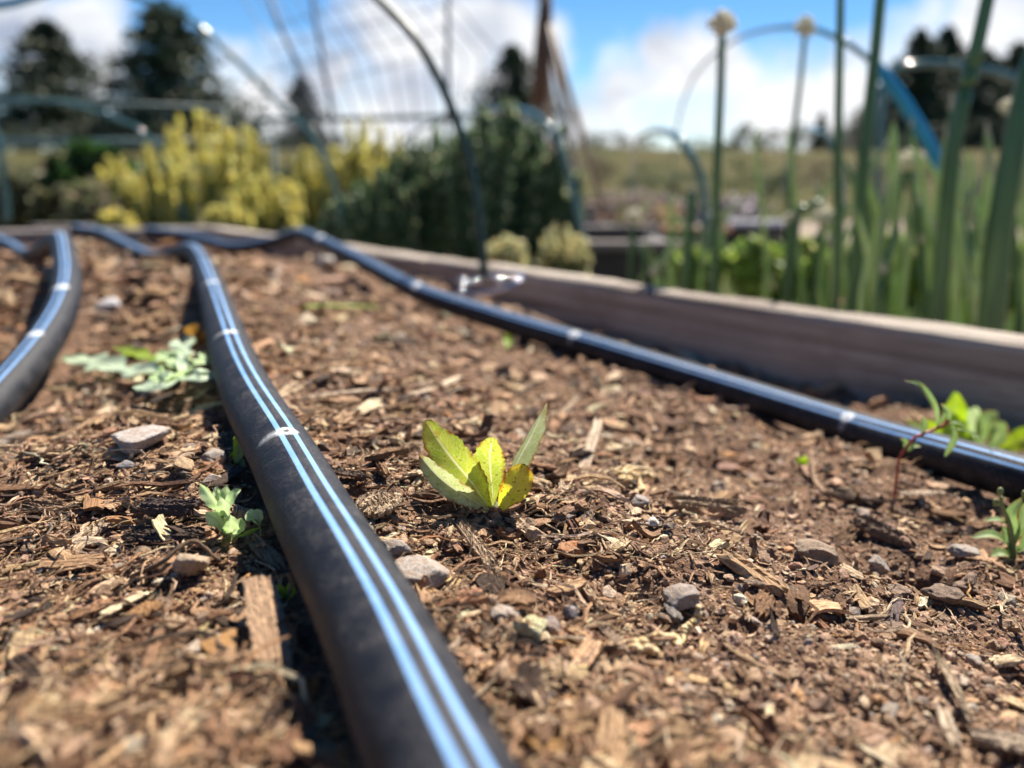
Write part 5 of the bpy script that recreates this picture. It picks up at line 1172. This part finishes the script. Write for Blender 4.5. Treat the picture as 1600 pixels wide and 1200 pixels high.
for u, vt, wd, Y, lb in [(1442, 42, 150, 66, 'leftmost tall conifer of the dark group at right'), (1484, 38, 140, 70, 'second tall conifer of the dark group at right'), (1540, 74, 180, 64, 'broad conifer in the middle of the dark group at right'),
                     (1592, 64, 170, 68, 'conifer of the dark group cut by the right edge'), (1400, 122, 140, 74, 'shorter conifer at the left end of the dark group at right'), (1360, 160, 100, 80, 'lowest conifer leading into the dark group at right'),
                     (1285, 172, 34, 95, 'tiny pointed conifer on the field edge left of the dark group'), (1660, 60, 120, 66, 'conifer just outside the right edge')]:
    conifer(u, vt, wd, Y, lb, 4600)
def far_tree(u, vt, wd, Y, label, cols, group):
    t_ = at(u, vt, Y); zg = float(terr(t_.x, Y)); H = t_.z-zg; hw = wd/FPX*Y/2; root = empty('far_tree', (t_.x, Y, zg-.2)); tag(root, label, 'tree', group)
    V, T, uv = tube_arr(np.array([(t_.x, Y, zg-.3), (t_.x+.1, Y, zg+H*.4), (t_.x, Y, zg+H*.8)]), np.array([H*.03, H*.02, H*.006]), 8, up=(0, 1, .05)); mesh_np('trunk', V, T, M['bark'], root, smooth=True)
    p = Pile(); r_ = np.random.default_rng(int(u)+int(vt))
    for k in range(16): cloud(p, (t_.x+r_.uniform(-.75, .75)*hw, Y+r_.uniform(-.6, .6)*hw, zg+H*r_.uniform(.12, .85)), (hw*.38, hw*.38, H*.15), 90, H*.035, cols, .25, rs=r_)
    p.build('crown', M['fol'], root)
HG = [(.016, .028, .014), (.03, .045, .02), (.05, .062, .03)]
for u, vt, wd, Y, lb in [(-20, 190, 110, 56, 'dark hedge bush under the far left conifer, cut by the picture edge'), (40, 196, 100, 54, 'dark hedge bush at the foot of far left conifer'), (110, 192, 100, 55, 'dark hedge bush between far left and tallest conifers'), (165, 198, 90, 57, 'dark hedge bush left of the tallest conifer foot'),
                      (230, 188, 110, 53, 'dark hedge bush in front of the tallest conifer'), (300, 190, 110, 54, 'dark hedge bush at the right foot of tallest conifer'), (365, 204, 90, 56, 'dark hedge bush right of the tallest conifer, above the yellow flowers'), (425, 210, 80, 58, 'dark hedge bush left of the small pointed conifer'),
                      (500, 208, 90, 60, 'dark hedge bush right of the small pointed conifer'), (760, 196, 90, 56, 'dark hedge bush at the foot of conifer beside the cane tripod'),
                      (1395, 205, 90, 60, 'dark hedge bush at the left foot of the right conifer group'), (1450, 190, 100, 60, 'dark hedge bush under the two tallest right conifers'), (1520, 185, 110, 60, 'dark hedge bush under the broad right conifer'), (1590, 185, 110, 60, 'dark hedge bush at the right picture edge')]:
    far_tree(u, vt, wd, Y, lb, HG, 'dark hedge bushes at the conifer feet')
for u, vt, wd, Y, lb, c3 in [(15, 246, 110, 9, 'olive shrub at the far left edge behind the low grey planter', 0), (85, 240, 90, 11, 'brownish shrub beyond the low grey planter, left of dark leafy bush', 1), (470, 232, 90, 10, 'grey-green shrub between the yellow plants right of centre', 0),
                      (930, 236, 80, 16, 'rusty brown shrub behind the right foot of cane tripod', 1), (1000, 246, 90, 13, 'olive shrub on the field under the small teal hoop', 0), (1075, 262, 80, 10, 'grey-green shrub on the field left of leftmost tall onion stalk', 0), (1165, 240, 90, 14, 'olive shrub between first and second tall onion stalks', 2),
                      (1215, 262, 70, 9, 'small dark shrub just left of the second tall onion stalk', 0), (1275, 244, 80, 15, 'brown shrub between second and third tall onion stalks', 1), (1345, 250, 100, 12, 'olive shrub behind the thick grey-green onion stalk', 2), (1420, 244, 90, 14, 'brown shrub behind the foot of the blue hoop', 1), (1540, 246, 120, 12, 'dark shrub behind the broadest onion leaf', 0)]:
    far_tree(u, vt, wd, Y, lb, [[(.05, .07, .03), (.09, .11, .05)], [(.11, .08, .045), (.16, .12, .07)], [(.08, .10, .03), (.13, .14, .05)]][c3], 'shrubs on the open field')
rr = random.Random(9)
def far_lb(u):
    d, a, t = min((abs(u-a), a, b) for a, b in [(1020, 'the small teal hoop'), (1116, 'the leftmost tall onion stalk'), (1232, 'the second tall onion stalk'), (1306, 'the third tall onion stalk'), (920, 'the cane tripod'), (470, 'the small pointed conifer'), (360, 'the tall broad yellow brassica'), (150, 'the gap between two left conifers'), (0, 'the left picture edge')])
    return f"low distant tree on the horizon {'just' if d < 20 else 'well'} {'left' if u < a else 'right'} of {t}"
for k, u in enumerate([985, 1010, 960, 1180, 1215, 1250, 1310, 1335, 1150, 905, 935, 1080, 1115, 440, 500, 520, 400, 360, 140, 165, 0, -30]):
    far_tree(u, rr.uniform(196, 216) if u < 1140 or u > 1340 else rr.uniform(186, 206), rr.uniform(40, 75), rr.uniform(95, 125), far_lb(u), [(.05, .065, .03), (.08, .09, .04), (.11, .11, .055)], 'distant trees along the horizon')
